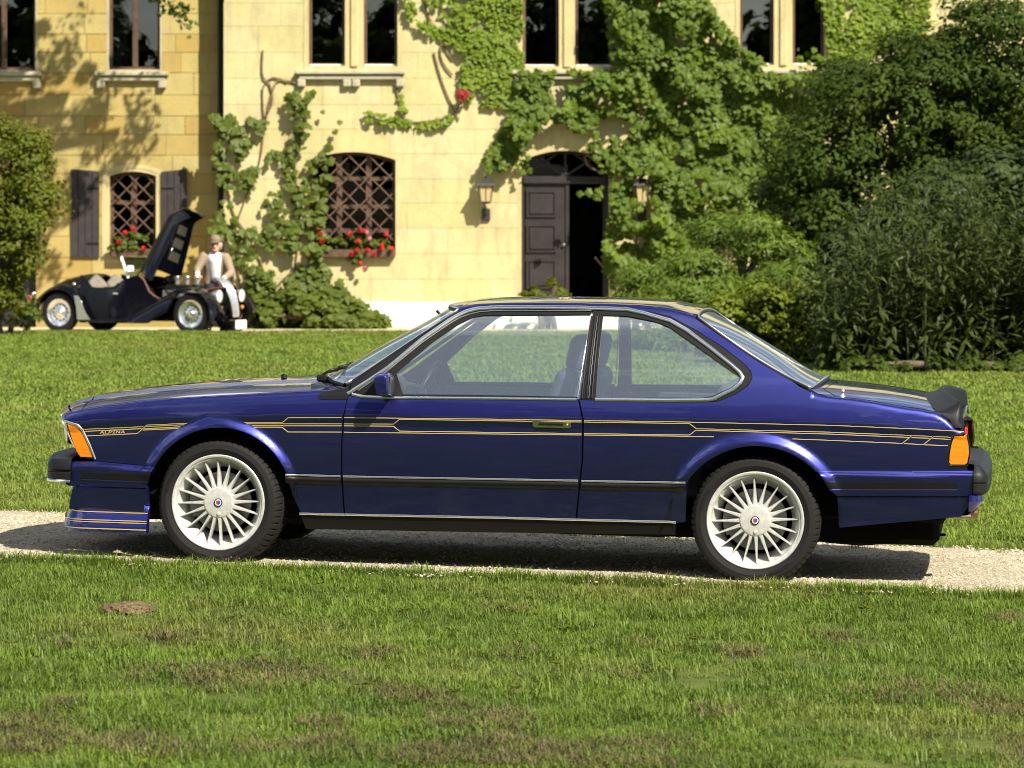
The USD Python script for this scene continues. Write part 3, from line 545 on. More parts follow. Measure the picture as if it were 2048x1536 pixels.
obj('silencer', hull([(x, y, z) for x, y, z in ((2.95, -.6, .20), (2.95, .3, .20), (3.3, -.62, .21), (3.3, .3, .21), (2.9, -.6, .36), (3.45, -.6, .36), (2.9, .3, .36), (3.45, .3, .36), (3.12, -.6, .19), (3.12, .3, .19))]), 'void', coupe)
obj('tow_eye', [bx(3.35, 3.46, -0.5, -0.42, 0.235, 0.29, 0.01), bx(3.46, 3.53, -0.48, -0.44, 0.24, 0.252, 0.004)], 'void', coupe)
# dark inside: floor, wheel houses, inner sides
obj('floor_pan', [bx(-0.45, 3.5, -0.60, 0.60, 0.20, 0.34, 0.03), bx(0.42, 2.2, -0.70, 0.70, 0.205, 0.34, 0.02), bx(-0.72, 0.55, -0.64, 0.64, 0.30, 0.72, 0.03), bx(2.55, 3.53, -0.62, 0.62, 0.3, 0.70, 0.03)], 'void', coupe)
for xc, zc, r in ((0.0, 0.325, 0.385), (WHEELBASE, 0.30, 0.41)):
    for s in (-1, 1):
        a = np.linspace(0.02, math.pi - .02, 30); yy = np.array([0.50, 0.815])
        v = np.array([[(xc + r * math.cos(t), s * y, zc + r * math.sin(t)) for y in yy] for t in a]).reshape(-1, 3); h1 = (v, grid_faces(30, 2))
        v = np.array([[(xc + k * r * math.cos(t), s * 0.50, zc + k * r * math.sin(t)) for k in (0, 1)] for t in a]).reshape(-1, 3); obj('wheel_housing', [h1, (v, grid_faces(30, 2))], 'void', coupe)
solid = Polygon(lift_px(fender)).buffer(0).union(Polygon(lift_px(door)).buffer(0)).union(Polygon(lift_px(quarter)).buffer(0)).union(frame).union(qframe).union(Polygon(lift_px(a_pillar)).buffer(0)).buffer(0.012).buffer(-0.024)
solid = max(getattr(solid, 'geoms', [solid]), key=lambda g: g.area)
both('inner_shell', side_panel(solid.buffer(0), off=-0.030, skirt=0, step=0.05, edge=0.03), 'void')
# door handle, mirror, aerial, wiper -------------------------------------
for s, d in zip((-1, 1), doors):
    _h = [(1065, 842), (1142, 845), (1142, 854), (1138, 856.5), (1068, 854.5), (1065.5, 852)]
    v, f, n = flip(side_panel(_h, off=0.004, skirt=0.008, edge=0.004), s); hd = obj('handle', (v, f), 'dark_chrome', d, normals=n)
    v, f, n = flip(side_panel([(1077, 846), (1126, 847.5), (1126, 852), (1077, 850.5)], off=0.016, skirt=0.012, edge=0.004), s); obj('handle_grip', (v, f), 'black_gloss', d, normals=n)
    v, f, n = flip(side_panel([(1080, 855), (1125, 857), (1122, 865), (1117, 867), (1087, 866), (1082, 863)], off=0.0012, skirt=0.004, edge=0.004), s); obj('handle_cup', (v, f), 'car_paint', d, normals=n)
    u, v_ = lift_px([(1135, 849.5)])[0]; obj('lock', moved(lathe([(0, 0.012), (0.006, 0.011), (0.007, 0.0)], 16, 'y'), (u, s * (float(Ys(u, v_)) + (0.004 if s > 0 else 0.004)), v_), s=(1, s, 1)), 'chrome', d, smooth=True)
mir = np.c_[plane_pt(*np.array([(749, 752.5), (757, 748.5), (774, 746.5), (780, 750), (782, 790), (776, 792), (760, 792), (755, 786), (752, 770)], float).T, -0.93)]
for s in (-1, 1):
    pts = []
    for y, k in ((0.835, 0.80), (0.85, 0.95), (0.92, 1.0), (0.965, 0.92), (0.985, 0.75)):
        c = mir.mean(0); pts += [(c[0] + (p[0] - c[0]) * k, s * y, c[1] + (p[1] - c[1]) * k) for p in mir]
    m = trimesh.convex.convex_hull(np.array(pts)); m = m.subdivide().subdivide(); trimesh.smoothing.filter_taubin(m, iterations=4); m.vertices = (m.vertices - m.centroid) * 1.05 + m.centroid
    mr = obj('mirror', m, 'car_paint', coupe, smooth=True)
    x1 = mir[:, 0].max(); z0, z1 = mir[:, 1].min() + .015, mir[:, 1].max() - .015
    obj('mirror_glass', bx(x1 - 0.006, x1 + 0.001, s * 0.855, s * 0.955, z0, z1, 0.002), 'mirror_glass', mr)
    obj('mirror_arm', hull([(c[0] - .02, s * 0.78, z0), (c[0] + .02, s * 0.78, z0), (c[0] - .02, s * 0.78, z0 + .05), (c[0] + .02, s * 0.78, z0 + .05), (c[0] - .015, s * 0.87, z0 + .01), (c[0] + .02, s * 0.87, z0 + .01), (c[0], s * 0.87, z0 + .05)]), 'black_satin', mr)
    tri = Polygon(lift_px([(722, 792.5), (752, 768), (792, 744), (797, 760), (806, 789), (800, 794)])); v, f, n = flip(side_panel(tri, off=0.002, skirt=0.004), s); obj('mirror_base', (v, f), 'black_satin', mr, normals=n)
u, v_ = lift_px([(1685, 793)])[0]; z = float(CREST_B(u)); yb = -float(Ys(u, z)) + 0.02
obj('aerial', [moved(lathe([(0.016, 0.0), (0.014, 0.008), (0.007, 0.012), (0.007, 0.022), (0.010, 0.026), (0.007, 0.036), (0.0, 0.038)], 20, 'z'), (u, yb, z))], 'chrome', coupe, smooth=True)
for y0, y1 in ((-0.42, 0.12), (0.15, 0.62)):
    i = 4; x0, z0 = plane_pt(655, 753, y0) ; bx0 = float(np.interp(abs(y0), np.abs(WS[3, 20:, 1]), WS[3, 20:, 0])); 
    arm = [(bx0 - 0.10, y0, 0.915), (bx0 - 0.05, y0, 0.955), (bx0 + 0.02, y0 + .1, 0.972), (bx0 + 0.035, (y0 + y1) / 2, 0.975)]
    wp = obj('wiper', tube(smooth_line(arm, 0.03), 0.008, 6), 'black_satin', coupe, smooth=True)
    obj('wiper_blade', [tube([(bx0 + 0.0 + .05 * abs(t), y0 + (y1 - y0) * t, 0.975 - .01 * t) for t in np.linspace(0, 1, 6)], 0.006, 6), bx(bx0 - .11, bx0 - .06, y0 - .02, y0 + .03, 0.90, 0.935, .008)], 'black_satin', wp)
# wheels -----------------------------------------------------------------
tread = []
def tyre_mesh():
    n = 300; prof = [(0.232, -0.012), (0.240, -0.022), (0.262, -0.031), (0.285, -0.027), (0.298, -0.016), (0.3055, 0.002), (0.3095, 0.018), (0.3115, 0.045), (0.305, 0.047), (0.305, 0.053), (0.312, 0.055), (0.312, 0.095), (0.305, 0.097), (0.305, 0.103), (0.312, 0.105), (0.3115, 0.15), (0.3095, 0.18), (0.3055, 0.196), (0.298, 0.214), (0.27, 0.226), (0.24, 0.22), (0.232, 0.21)]
    v, f = lathe(prof, n, 'y'); v = v.reshape(n, len(prof), 3)
    for i in range(n):
        if i % 5 in (0,):
            for j, d in ((4, 0.004), (5, 0.007), (6, 0.007), (7, 0.006), (15, 0.006), (16, 0.007), (17, 0.007), (18, 0.004)):
                r = np.hypot(v[i, j, 0], v[i, j, 2]); v[i, j, [0, 2]] *= (r - d) / r
    return v.reshape(-1, 3), f
def arc_text(word, r, a_mid, h, depth=0.0012):
    m = meshkit.text_mesh(word, h, depth, bold=True); v, f = vf(m); w = v[:, 0].max()
    a = a_mid - (v[:, 0] - w / 2) / r; rr = r + v[:, 1]
    return np.c_[rr * np.cos(a), -v[:, 2], rr * np.sin(a)], f
T_MESH = tyre_mesh()
RIM = lathe([(0.205, 0.19), (0.170, 0.12), (0.172, 0.075), (0.198, 0.018), (0.206, 0.002), (0.212, -0.008), (0.2125, -0.014), (0.222, -0.018), (0.2225, -0.022), (0.231, -0.024), (0.235, -0.020), (0.236, -0.012), (0.232, 0.0)], 96, 'y')
def spoke(a):
    out = []
    for r, w, y0, y1 in ((0.070, 0.0145, -0.004, 0.030), (0.088, 0.0098, -0.004, 0.030), (0.14, 0.0058, 0.0, 0.034), (0.205, 0.0030, -0.004, 0.040)):
        out.append([(r, -w * .55, y0), (r, w * .55, y0), (r, w, y0 + .010), (r, w, y1), (r, -w, y1), (r, -w, y0 + .010)])
    p = np.array(out); v = np.stack([p[..., 0] * math.cos(a) - p[..., 1] * math.sin(a), p[..., 2], p[..., 0] * math.sin(a) + p[..., 1] * math.cos(a)], -1).reshape(-1, 3)
    return v, grid_faces(4, 6, wrap_m=True)
def make_wheel(x, side, steer=0.0, dx=0.0):
    w = UsdGeom.Xform.Define(stage, numbered(path_of(coupe), 'wheel')); m = Gf.Matrix4d(1.0)
    rot = np.eye(3) if side < 0 else np.diag([-1.0, -1.0, 1.0])
    rot = np.array([[math.cos(steer), -math.sin(steer), 0], [math.sin(steer), math.cos(steer), 0], [0, 0, 1]]) @ rot
    M4 = np.eye(4); M4[:3, :3] = rot; M4[:3, 3] = (x, side * 0.80, HUB); w.AddTransformOp().Set(Gf.Matrix4d(M4.T.tolist()))
    ty = obj('tyre', T_MESH, 'tyre', w, smooth=28); 
    obj('tyre_lettering', [moved(arc_text('MICHELIN', 0.256, a, 0.015), (0, -0.0295, 0)) for a in (math.radians(-62), math.radians(160))], 'black_satin', w)
    obj('rim', RIM, 'wheel_silver', w, smooth=35)
    for k in range(20): obj('spoke', spoke(math.radians(90 + 18 * k + 3)), 'wheel_silver', w, smooth=45)
    obj('hub_cap', lathe([(0.0, -0.012), (0.066, -0.011), (0.0735, -0.007), (0.074, -0.003), (0.0765, -0.003), (0.080, 0.004), (0.082, 0.03)], 72, 'y'), 'wheel_silver', w, smooth=35)
    obj('cap_lock', moved(lathe([(0.0, -0.004), (0.008, -0.003), (0.0095, 0.001)], 20, 'y'), (0.002, -0.012, -0.055)), 'wheel_silver', w, smooth=35)
    em = obj('emblem', lathe([(0.0, -0.0165), (0.015, -0.0165), (0.0155, -0.0165), (0.0205, -0.0165), (0.021, -0.012)], 40, 'y'), 'black_gloss', w, smooth=35)
    obj('emblem_disc', lathe([(0.0, -0.0172), (0.0152, -0.0172), (0.0156, -0.016)], 40, 'y'), 'white', em)
    for nm, x0, x1, mt in (('shield_half', -0.0105, -0.0002, 'emblem_red'), ('shield_half', 0.0002, 0.0105, 'emblem_blue')):
        lo = -0.006; pl = [(x0, 0.0105), (x1, 0.0105), (x1, lo if x1 > 0.005 else -0.0125), (x0, lo if x0 < -0.005 else -0.0125)]
        obj(nm, moved(trimesh.creation.extrude_polygon(Polygon(pl), 0.0008), (0, -0.0172, 0), rx=math.pi / 2), mt, em)
    obj('brake_disc', lathe([(0.05, 0.060), (0.148, 0.058), (0.148, 0.078), (0.05, 0.078)], 56, 'y'), 'dull_steel', w, smooth=35)
    ca = [(r * math.cos(a), y, r * math.sin(a)) for r in (0.095, 0.160) for a in np.radians((150, 165, 180, 195, 210)) for y in (0.040, 0.095)]
    obj('brake_caliper', hull(ca), 'dull_steel', w)
    obj('wheel_back', lathe([(0.0, 0.16), (0.168, 0.15), (0.172, 0.12)], 40, 'y'), 'void', w)
for sd in (-1, 1): make_wheel(0.0, sd, math.radians(-3.0)); make_wheel(WHEELBASE, sd)
# cabin ------------------------------------------------------------------
def pill(c, size, r=0.05, rot=0.0):
    a = np.array(size) / 2 - r; pts = np.array([(sx * a[0], sy * a[1], sz * a[2]) for sx in (-1, 1) for sy in (-1, 1) for sz in (-1, 1)])
    s = trimesh.creation.icosphere(2, r).vertices; m = trimesh.convex.convex_hull((pts[:, None] + s[None]).reshape(-1, 3)); return moved(m, c, ry=rot)
zbelt = float(plane_pt(960, 797, -.84)[1])
for s in (-1, 1):
    seat = obj('seat', [pill((1.28, s * 0.37, 0.42), (0.52, 0.50, 0.20), 0.06), pill((1.62, s * 0.37, 0.70), (0.17, 0.48, 0.62), 0.06, rot=0.30)], 'cabin_seat', coupe, smooth=True)
    hx = plane_pt(1148, 714, -0.40)[0] if s < 0 else plane_pt(1236, 737, 0.40)[0]; hx = 1.715
    obj('headrest', [pill((hx, s * 0.37, 1.075), (0.11, 0.27, 0.19), 0.05, rot=0.2), tube([(hx - .02, s * .37 - .06, 0.85), (hx, s * .37 - .06, 1.0)], .006), tube([(hx - .02, s * .37 + .06, 0.85), (hx, s * .37 + .06, 1.0)], .006)], 'cabin_seat', seat, smooth=True)
obj('rear_seat', [pill((2.12, 0, 0.50), (0.50, 1.15, 0.22), 0.06), pill((2.42, 0, 0.74), (0.18, 1.15, 0.42), 0.06, rot=0.45)], 'cabin_seat', coupe, smooth=True)
obj('parcel_shelf', bx(2.48, 2.95, -0.62, 0.62, 0.86, 0.90, 0.01), 'cabin', coupe)
obj('dashboard', hull([(0.42, y, z) for y in (-0.68, 0.68) for z in (0.40, 0.90)] + [(0.72, y, 0.86) for y in (-.68, .68)] + [(0.78, y, 0.74) for y in (-.68, .68)] + [(0.70, y, 0.45) for y in (-.68, .68)]), 'cabin', coupe)
obj('instrument_hood', pill((0.72, -0.37, 0.885), (0.20, 0.40, 0.10), 0.04), 'cabin', coupe, smooth=True)
sw = []
a = np.linspace(0, 2 * math.pi, 49); tilt = math.radians(24); R = 0.185
ring = np.c_[-np.sin(tilt) * R * np.sin(a) * -1, R * np.cos(a), np.cos(tilt) * R * np.sin(a)]
wheel_c = np.array([0.93, -0.37, 0.84])
sw.append(tube(ring + wheel_c, 0.014, 8, cap=False)); sw.append(moved(trimesh.creation.icosphere(2, 0.06), wheel_c + [-.01, 0, 0], s=(0.5, 1, 1)))
for t in (math.radians(200), math.radians(340), math.radians(270)):
    sw.append(tube([wheel_c, wheel_c + [np.sin(tilt) * R * math.sin(t), R * math.cos(t), np.cos(tilt) * R * math.sin(t)]], 0.012, 6))
sw.append(tube([wheel_c, wheel_c + [-0.25, 0, -0.10]], 0.03, 8))
obj('steering_wheel', sw, 'black_satin', coupe, smooth=True)
obj('interior_mirror', [pill((0.98, 0.0, 1.215), (0.03, 0.22, 0.075), 0.014), tube([(0.97, 0, 1.22), (0.93, 0, 1.26)], 0.008)], 'black_satin', coupe, smooth=True)
for s in (-1, 1): obj('door_trim', bx(0.60, 1.75, s * 0.745, s * 0.765, 0.35, zbelt - 0.01, 0.006), 'cabin', coupe); obj('quarter_trim', bx(1.76, 2.55, s * 0.735, s * 0.755, 0.725, zbelt - 0.01, 0.006), 'cabin', coupe)
# ---------------------------------------------------------------- the house
FY, WY = 66.0, 66.70                                    # front of the main block, front of the left wing
def BX(px, y=FY): return (np.asarray(px, float) - 1024) / FPX * y
def BZ(py, y=FY): return HCAM - (np.asarray(py, float) - 460) / FPX * y
def ext(poly, y0, y1):
    """A shape drawn in x and z, given depth from y0 to y1."""
    out = []
    for g in getattr(poly, 'geoms', [poly]):
        if g.is_empty or g.area < 1e-6: continue
        m = trimesh.creation.extrude_polygon(g, y1 - y0); v, f = vf(m); out.append((np.c_[v[:, 0], y0 + v[:, 2], v[:, 1]], f[:, ::-1]))
    return join(out)
def rect(p0, p1, q0, q1, y=FY): return sbox(*sorted((float(BX(p0, y)), float(BX(p1, y))))[:1], min(float(BZ(q0, y)), float(BZ(q1, y))), max(float(BX(p0, y)), float(BX(p1, y))), max(float(BZ(q0, y)), float(BZ(q1, y))))
def arched(p0, p1, spring, crown, bottom, y=FY, n=15):
    a, b = float(BX(p0, y)), float(BX(p1, y)); zs, zc, zb = (float(BZ(k, y)) for k in (spring, crown, bottom))
    t = np.linspace(-1, 1, n); x = (a + b) / 2 + t * (b - a) / 2
    return Polygon([(a, zb), (b, zb)] + [(xx, zs + (zc - zs) * (1 - tt * tt)) for xx, tt in list(zip(x, t))[::-1]])
TOPZ = 9.2
def stone_look(name, c, var=0.05, grime=(0.22, 0.18, 0.10)):
    c = np.array(c); look(name, {'g': ('geometry', {}), 'n': ('noise_texture', {'scale': 1.1, 'detail': 6.0, 'roughness': 0.65}), 'n2': ('noise_texture', {'scale': 30.0, 'detail': 4.0}), 'n3': ('noise_texture', {'scale': 4.5, 'detail': 5.0, 'roughness': 0.7}),
        'r': ('rgb_ramp', {'ramp': [(0.3, tuple(c * 0.84)), (0.5, tuple(c)), (0.75, tuple(np.minimum(c * 1.10, 0.82)))]}),
        'r3': ('rgb_ramp', {'ramp': [(0.50, (0, 0, 0)), (0.80, (0.62, 0.62, 0.62))]}), 'mp': ('mapping', {'scale': (1.0, 1.0, 0.30)}), 'mx': ('mix_color', {'b': grime}),
        'b': ('bump', {'strength': 0.35, 'distance': 0.02}), 'p': ('principled_bsdf', {'roughness': 0.9, 'specular_ior_level': 0.15})},
        [('g.position', 'n.vector'), ('g.position', 'n2.vector'), ('g.position', 'mp.vector'), ('mp.vector', 'n3.vector'), ('n.fac', 'r.fac'), ('n3.fac', 'r3.fac'), ('r3.color', 'mx.fac'), ('r.color', 'mx.a'), ('mx.result', 'p.base_color'), ('n2.fac', 'b.height'), ('b.normal', 'p.normal')], 'p.BSDF')
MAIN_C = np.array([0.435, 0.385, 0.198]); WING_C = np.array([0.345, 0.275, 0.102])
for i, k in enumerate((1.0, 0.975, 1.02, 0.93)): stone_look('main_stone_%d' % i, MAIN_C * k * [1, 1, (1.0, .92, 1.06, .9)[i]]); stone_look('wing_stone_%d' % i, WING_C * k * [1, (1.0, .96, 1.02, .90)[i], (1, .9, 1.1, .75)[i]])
stone_look('mortar_main', MAIN_C * 0.95); stone_look('mortar_wing', WING_C * 0.85); stone_look('dressed_stone', (0.42, 0.355, 0.18)); stone_look('grey_sill', (0.36, 0.33, 0.23), grime=(0.10, 0.09, 0.05)); stone_look('white_socle', (0.74, 0.71, 0.61))
mottled('brown_wood', (0.055, 0.030, 0.018), (0.10, 0.056, 0.034), 9.0, rough=0.55); mottled('grille_iron', (0.085, 0.050, 0.030), (0.13, 0.080, 0.050), 20.0, rough=0.7)
mottled('shutter_paint', (0.020, 0.015, 0.016), (0.034, 0.026, 0.026), 6.0, rough=0.6, bump=0.2); mottled('door_paint', (0.016, 0.013, 0.013), (0.026, 0.021, 0.021), 5.0, rough=0.5)
plain('dark_room', (0.010, 0.010, 0.012), 0.9, spec=0.1); plain('window_putty', (0.62, 0.60, 0.55), 0.6); mottled('roof_tile', (0.045, 0.043, 0.045), (0.085, 0.08, 0.08), 5.0, rough=0.9)
glassy('window_glass', (0.55, 0.60, 0.60), 2.1); glassy('old_glass', (0.5, 0.55, 0.5), 1.25)
house = thing('manor_house', 'yellow sandstone manor house with ivy, latticed windows and dark double door behind the cars', 'house')
def ashlar(wall, parent, x0, x1, z0, z1, holes, y, course, length, mats, rng, jit=0.0, gap=0.003):
    z, row = z0, 0
    while z < z1 - 0.02:
        h = min(course * rng.uniform(0.9, 1.12), z1 - z)
        if z1 - z - h < 0.15: h = z1 - z
        x = x0 - rng.uniform(0, length * 0.8)
        while x < x1:
            L = length * rng.uniform(0.6, 1.35); a, b = max(x, x0), min(x + L, x1); x += L
            if b - a < 0.06: continue
            g = sbox(a + gap, z + gap, b - gap, z + h - gap).difference(holes)
            for q in getattr(g, 'geoms', [g]):
                if q.is_empty or q.area < 0.006: continue
                q = q.simplify(0.001)
                if q.is_empty or q.geom_type != 'Polygon': continue
                obj('stone_block', ext(q, y - rng.uniform(0, jit), y + 0.06), mats[int(rng.integers(len(mats)))], parent)
        z += h
# openings, in photograph pixels
UP = [((617, 690), (727, 795), 132), ((1045, 1118), (1150, 1225), 133), ((1480, 1548), (1585, 1650), 130)]
ZT = 7.3
up_holes = [[sbox(float(BX(a)), float(BZ(b_)), float(BX(b)), ZT) for a, b in (l, r)] for l, r, b_ in UP]
lat = arched(618, 791, 320, 304, 513); dr = arched(1043, 1218, 322, 301, 640)
up_zone = [h[0].union(h[1]).convex_hull.buffer(0.085, join_style=2) for h in up_holes]
main_holes = unary_union(up_zone + [lat.buffer(0.05, join_style=2), dr.buffer(0.06, join_style=2)])
mx0, mx1 = float(BX(447)), float(BX(2250)); soc = float(BZ(602))
wall = obj('wall', ext(sbox(mx0 + .01, -0.3, mx1, TOPZ).difference(main_holes), FY + 0.005, FY + 0.35), 'mortar_main', house)
rs = np.random.default_rng(11)
ashlar('main', wall, mx0, float(BX(1900)), soc, 6.4, main_holes, FY, 0.42, 1.35, ['main_stone_%d' % k for k in (0, 0, 1, 2)], rs, 0.002)
obj('upper_wall', bx(mx0, mx1, FY, FY + .05, 6.41, TOPZ), 'main_stone_0', house)
socle = obj('socle', ext(sbox(mx0 - .03, -0.25, mx1, soc - 0.004).difference(dr.buffer(0.06, join_style=2)), FY + 0.0, FY + 0.06), 'mortar_main', house)
ashlar('socle', socle, mx0 - .03, float(BX(1500)), -0.25, soc - 0.006, dr.buffer(0.06, join_style=2), FY - 0.05, 0.30, 1.6, ['white_socle'], rs, 0.003)
def window_at(hole, bottom, y, frame_mat='brown_wood', cross=False, parent=house, putty=True):
    x0, z0, x1, z1 = hole.bounds; w = obj('window', ext(hole.difference(hole.buffer(-0.055, join_style=2)), y + 0.16, y + 0.22), frame_mat, parent)
    obj('pane', bx(x0 + .05, x1 - .05, y + 0.185, y + 0.190, z0 + .05, z1 - .05), 'window_glass', w)
    obj('room', [bx(x0 - .3, x1 + .3, y + 0.9, y + 0.95, z0 - .3, z1 + .3), bx(x0 - .3, x0 - .25, y + .36, y + .9, z0 - .3, z1 + .3), bx(x1 + .25, x1 + .3, y + .36, y + .9, z0 - .3, z1 + .3), bx(x0 - .3, x1 + .3, y + .36, y + .9, z0 - .35, z0 - .3)], 'dark_room', w)
    if putty: obj('ledge', bx(x0 + 0.01, x1 - 0.01, y + 0.10, y + 0.165, z0 + .002, z0 + .035, 0.01), 'window_putty', w)
    if cross: obj('glazing_bar', bx((x0 + x1) / 2 - .05, (x0 + x1) / 2 + .05, y + 0.15, y + 0.215, z0 + .05, z1 - .05, 0.01), frame_mat, w)
    return w
def sill_stone(p0, p1, q0, corb, y, mat='grey_sill', depth=0.16):
    x0, x1, z = float(BX(p0, y)), float(BX(p1, y)), float(BZ(q0, y))
    s = obj('window_sill', [bx(x0, x1, y - depth, y + 0.02, z - 0.07, z, 0.012), bx(x0 + .05, x1 - .05, y - depth + .05, y + .02, z - .17, z - .074, 0.02)], mat, house)
    for c in corb: cx = float(BX(c, y)); obj('corbel', bx(cx - .075, cx + .075, y - depth + .045, y + .02, z - .30, z - .15, 0.025), mat, s)
for (l, r, b_), hs, zone in zip(UP, up_holes, up_zone):
    for h in hs: window_at(h, b_, FY)
    sur = obj('window_surround', ext(zone.difference(hs[0]).difference(hs[1]), FY - 0.012, FY + 0.20), 'dressed_stone', house)
    mxm = float(BX((l[1] + r[0]) / 2)); zb = float(BZ(b_))
    obj('mullion', bx(mxm - .07, mxm + .07, FY - 0.05, FY - .008, zb - .02, ZT, 0.03), 'dressed_stone', sur)
sill_stone(592, 810, 141, (603, 694, 712, 800), FY); sill_stone(1024, 1246, 141, (1035, 1235), FY); sill_stone(1462, 1672, 140, (1475, 1660), FY)
# latticed window of the main block
def lattice_window(op, y, nx, pitch, slope, bars_x, bars_z, seed):
    x0, z0, x1, z1 = op.bounds; w = obj('latticed_window', ext(op.difference(op.buffer(-0.06, join_style=2)), y + 0.20, y + 0.26), 'brown_wood', house)
    obj('pane', ext(op.buffer(-0.05), y + 0.232, y + 0.237), 'old_glass', w)
    obj('room', [bx(x0 - .3, x1 + .3, y + 0.8, y + 0.85, z0 - .3, z1 + .3), bx(x0 - .3, x0 - .25, y + .36, y + .8, z0 - .3, z1 + .3), bx(x1 + .25, x1 + .3, y + .36, y + .8, z0 - .3, z1 + .3), bx(x0 - .3, x1 + .3, y + .36, y + .8, z0 - .35, z0 - .3)], 'dark_room', w)
    for c in bars_x: cx = float(BX(c, y)); obj('glazing_bar', ext(sbox(cx - .05, z0, cx + .05, z1).intersection(op), y + 0.17, y + 0.225), 'brown_wood', w)
    for c in bars_z: cz = float(BZ(c, y)); obj('glazing_bar', ext(sbox(x0, cz - .035, x1, cz + .035).intersection(op), y + 0.166, y + 0.221), 'brown_wood', w)
    for sgn, yy in ((1, 0.085), (-1, 0.062)):
        for k in range(-30, 30):
            c = k * pitch; ln = LineString([(x0 - 1, z0 + c + sgn * slope * -1), (x1 + 1, z0 + c + sgn * slope * (x1 - x0 + 1))]).intersection(op)
            if ln.is_empty or ln.length < 0.05: continue
            q = ln.buffer(0.0095, cap_style=2).intersection(op)
            if not q.is_empty: obj('lattice_bar', ext(q, y + yy, y + yy + 0.022), 'grille_iron', w)
    sur = obj('window_surround', ext(op.buffer(0.052, join_style=2).difference(op), y - 0.004, y + 0.36), 'dressed_stone', house)
    return w
lattice_window(lat, FY, 4, 0.357, 1.0, (678, 737), (357, 413, 461), 1)
# double door
dy = FY + 0.30
door_part = obj('house_door', ext(dr.difference(dr.buffer(-0.05, join_style=2)), dy, dy + 0.08), 'door_paint', house)
zt0, zt1 = float(BZ(367)), float(BZ(352)); x0, x1 = float(BX(1047)), float(BX(1214)); xm = float(BX(1131))
obj('transom', bx(x0, x1, dy - .05, dy + .06, zt0, zt1, 0.015), 'door_paint', door_part)
obj('leaf', ext(sbox(x0 + .03, -0.1, xm, zt0 - .005), dy + 0.02, dy + 0.07), 'door_paint', door_part, label='closed left leaf with three raised panels')
for q0, q1 in ((381, 434), (449, 505), (520, 578)):
    a, b, c, d = float(BX(1053)), float(BX(1113)), float(BZ(q1)), float(BZ(q0))
    obj('door_panel', [bx(a + .05, b - .05, dy - .002, dy + .022, c + .05, d - .05, 0.012)], 'door_paint', door_part)
    fr = sbox(a, c, b, d); obj('panel_moulding', ext(fr.difference(fr.buffer(-0.032, join_style=2)), dy - 0.014, dy + 0.021), 'door_paint', door_part)
obj('door_post', bx(xm, xm + .07, dy - .01, dy + .07, -0.1, zt0, 0.01), 'door_paint', door_part)
obj('leaf', bx(x1 - .06, x1 - .01, dy + 0.05, dy + 0.72, -0.1, zt0 - .01), 'door_paint', door_part, label='right leaf standing open inwards')
obj('hall', [bx(x0 - .4, x1 + .6, dy + 2.6, dy + 2.7, -.3, 3.6), bx(x1 + .1, x1 + .15, dy + .08, dy + 2.6, -.3, 3.6), bx(x0 - .1, x0 - .05, dy + .08, dy + 2.6, -.3, 3.6), bx(x0 - .4, x1 + .6, dy + .08, dy + 2.6, 3.4, 3.5)], 'dark_room', door_part)
obj('door_knob', moved(trimesh.creation.icosphere(2, 0.03), (float(BX(1128)), dy - .02, float(BZ(490)))), 'dull_steel', door_part, smooth=True)
fan = sbox(x0, zt1, x1, 4).intersection(dr.buffer(-.045))
obj('fanlight_glass', ext(fan, dy + .03, dy + .035), 'old_glass', door_part)
fx0, fz0, fx1, fz1 = fan.bounds
for a, b in (((fx0, fz0), (fx0 + .4 * (xm - fx0) * 2.0, fz1)), ((xm, fz0), (fx0 + .1, fz1)), ((xm, fz0), (fx1 - .1, fz1)), ((fx1, fz0), (xm + .15, fz1)), ((xm, fz0), (xm, fz1 + .1))):
    q = LineString([a, b]).buffer(0.02, cap_style=2).intersection(fan)
    if not q.is_empty: obj('fanlight_bar', ext(q, dy - .005, dy + .028), 'door_paint', door_part)
obj('door_surround', ext(dr.buffer(0.062, join_style=2).difference(dr), FY - 0.004, dy + 0.02), 'dressed_stone', house)
obj('doorstep', [bx(x0 - .5, x1 + .5, FY - .7, FY + .5, -.15, 0.06, 0.01), bx(x0 - .2, x1 + .2, FY - .35, FY + .5, .065, 0.2, 0.01)], 'white_socle', house)
# left wing
wx0, wx1 = float(BX(-1100, WY)), float(BX(447)) - 0.006
wup = [sbox(float(BX(-60, WY)), float(BZ(140, WY)), float(BX(71, WY)), ZT), sbox(float(BX(217, WY)), float(BZ(139, WY)), float(BX(320, WY)), ZT)]
wlat = arched(219, 312, 352, 343, 512, WY); wdoor = sbox(float(BX(-60, WY)), -.3, float(BX(72, WY)), float(BZ(470, WY)))
whole = unary_union([h.buffer(0.03, join_style=2) for h in wup] + [wlat.buffer(0.085, join_style=2), wdoor])
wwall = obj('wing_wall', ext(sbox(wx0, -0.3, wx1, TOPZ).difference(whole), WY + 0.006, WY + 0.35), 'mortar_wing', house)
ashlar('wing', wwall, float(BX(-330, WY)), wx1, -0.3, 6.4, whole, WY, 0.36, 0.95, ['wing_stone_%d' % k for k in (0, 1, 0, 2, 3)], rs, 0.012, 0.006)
for h in wup:
    window_at(h, 0, WY, cross=True, putty=False); obj('window_surround', ext(h.buffer(0.032, join_style=2).difference(h), WY - .006, WY + .2), 'grey_sill', house)
sill_stone(-60, 85, 144, (-20, 75), WY); sill_stone(191, 338, 144, (202, 325), WY)
lattice_window(wlat, WY, 4, 0.30, 1.0, (266,), (405,), 2)
obj('window_surround', ext(wlat.buffer(0.13, join_style=2).difference(wlat.buffer(0.054, join_style=2)), WY - 0.012, WY + 0.10), 'dressed_stone', house)
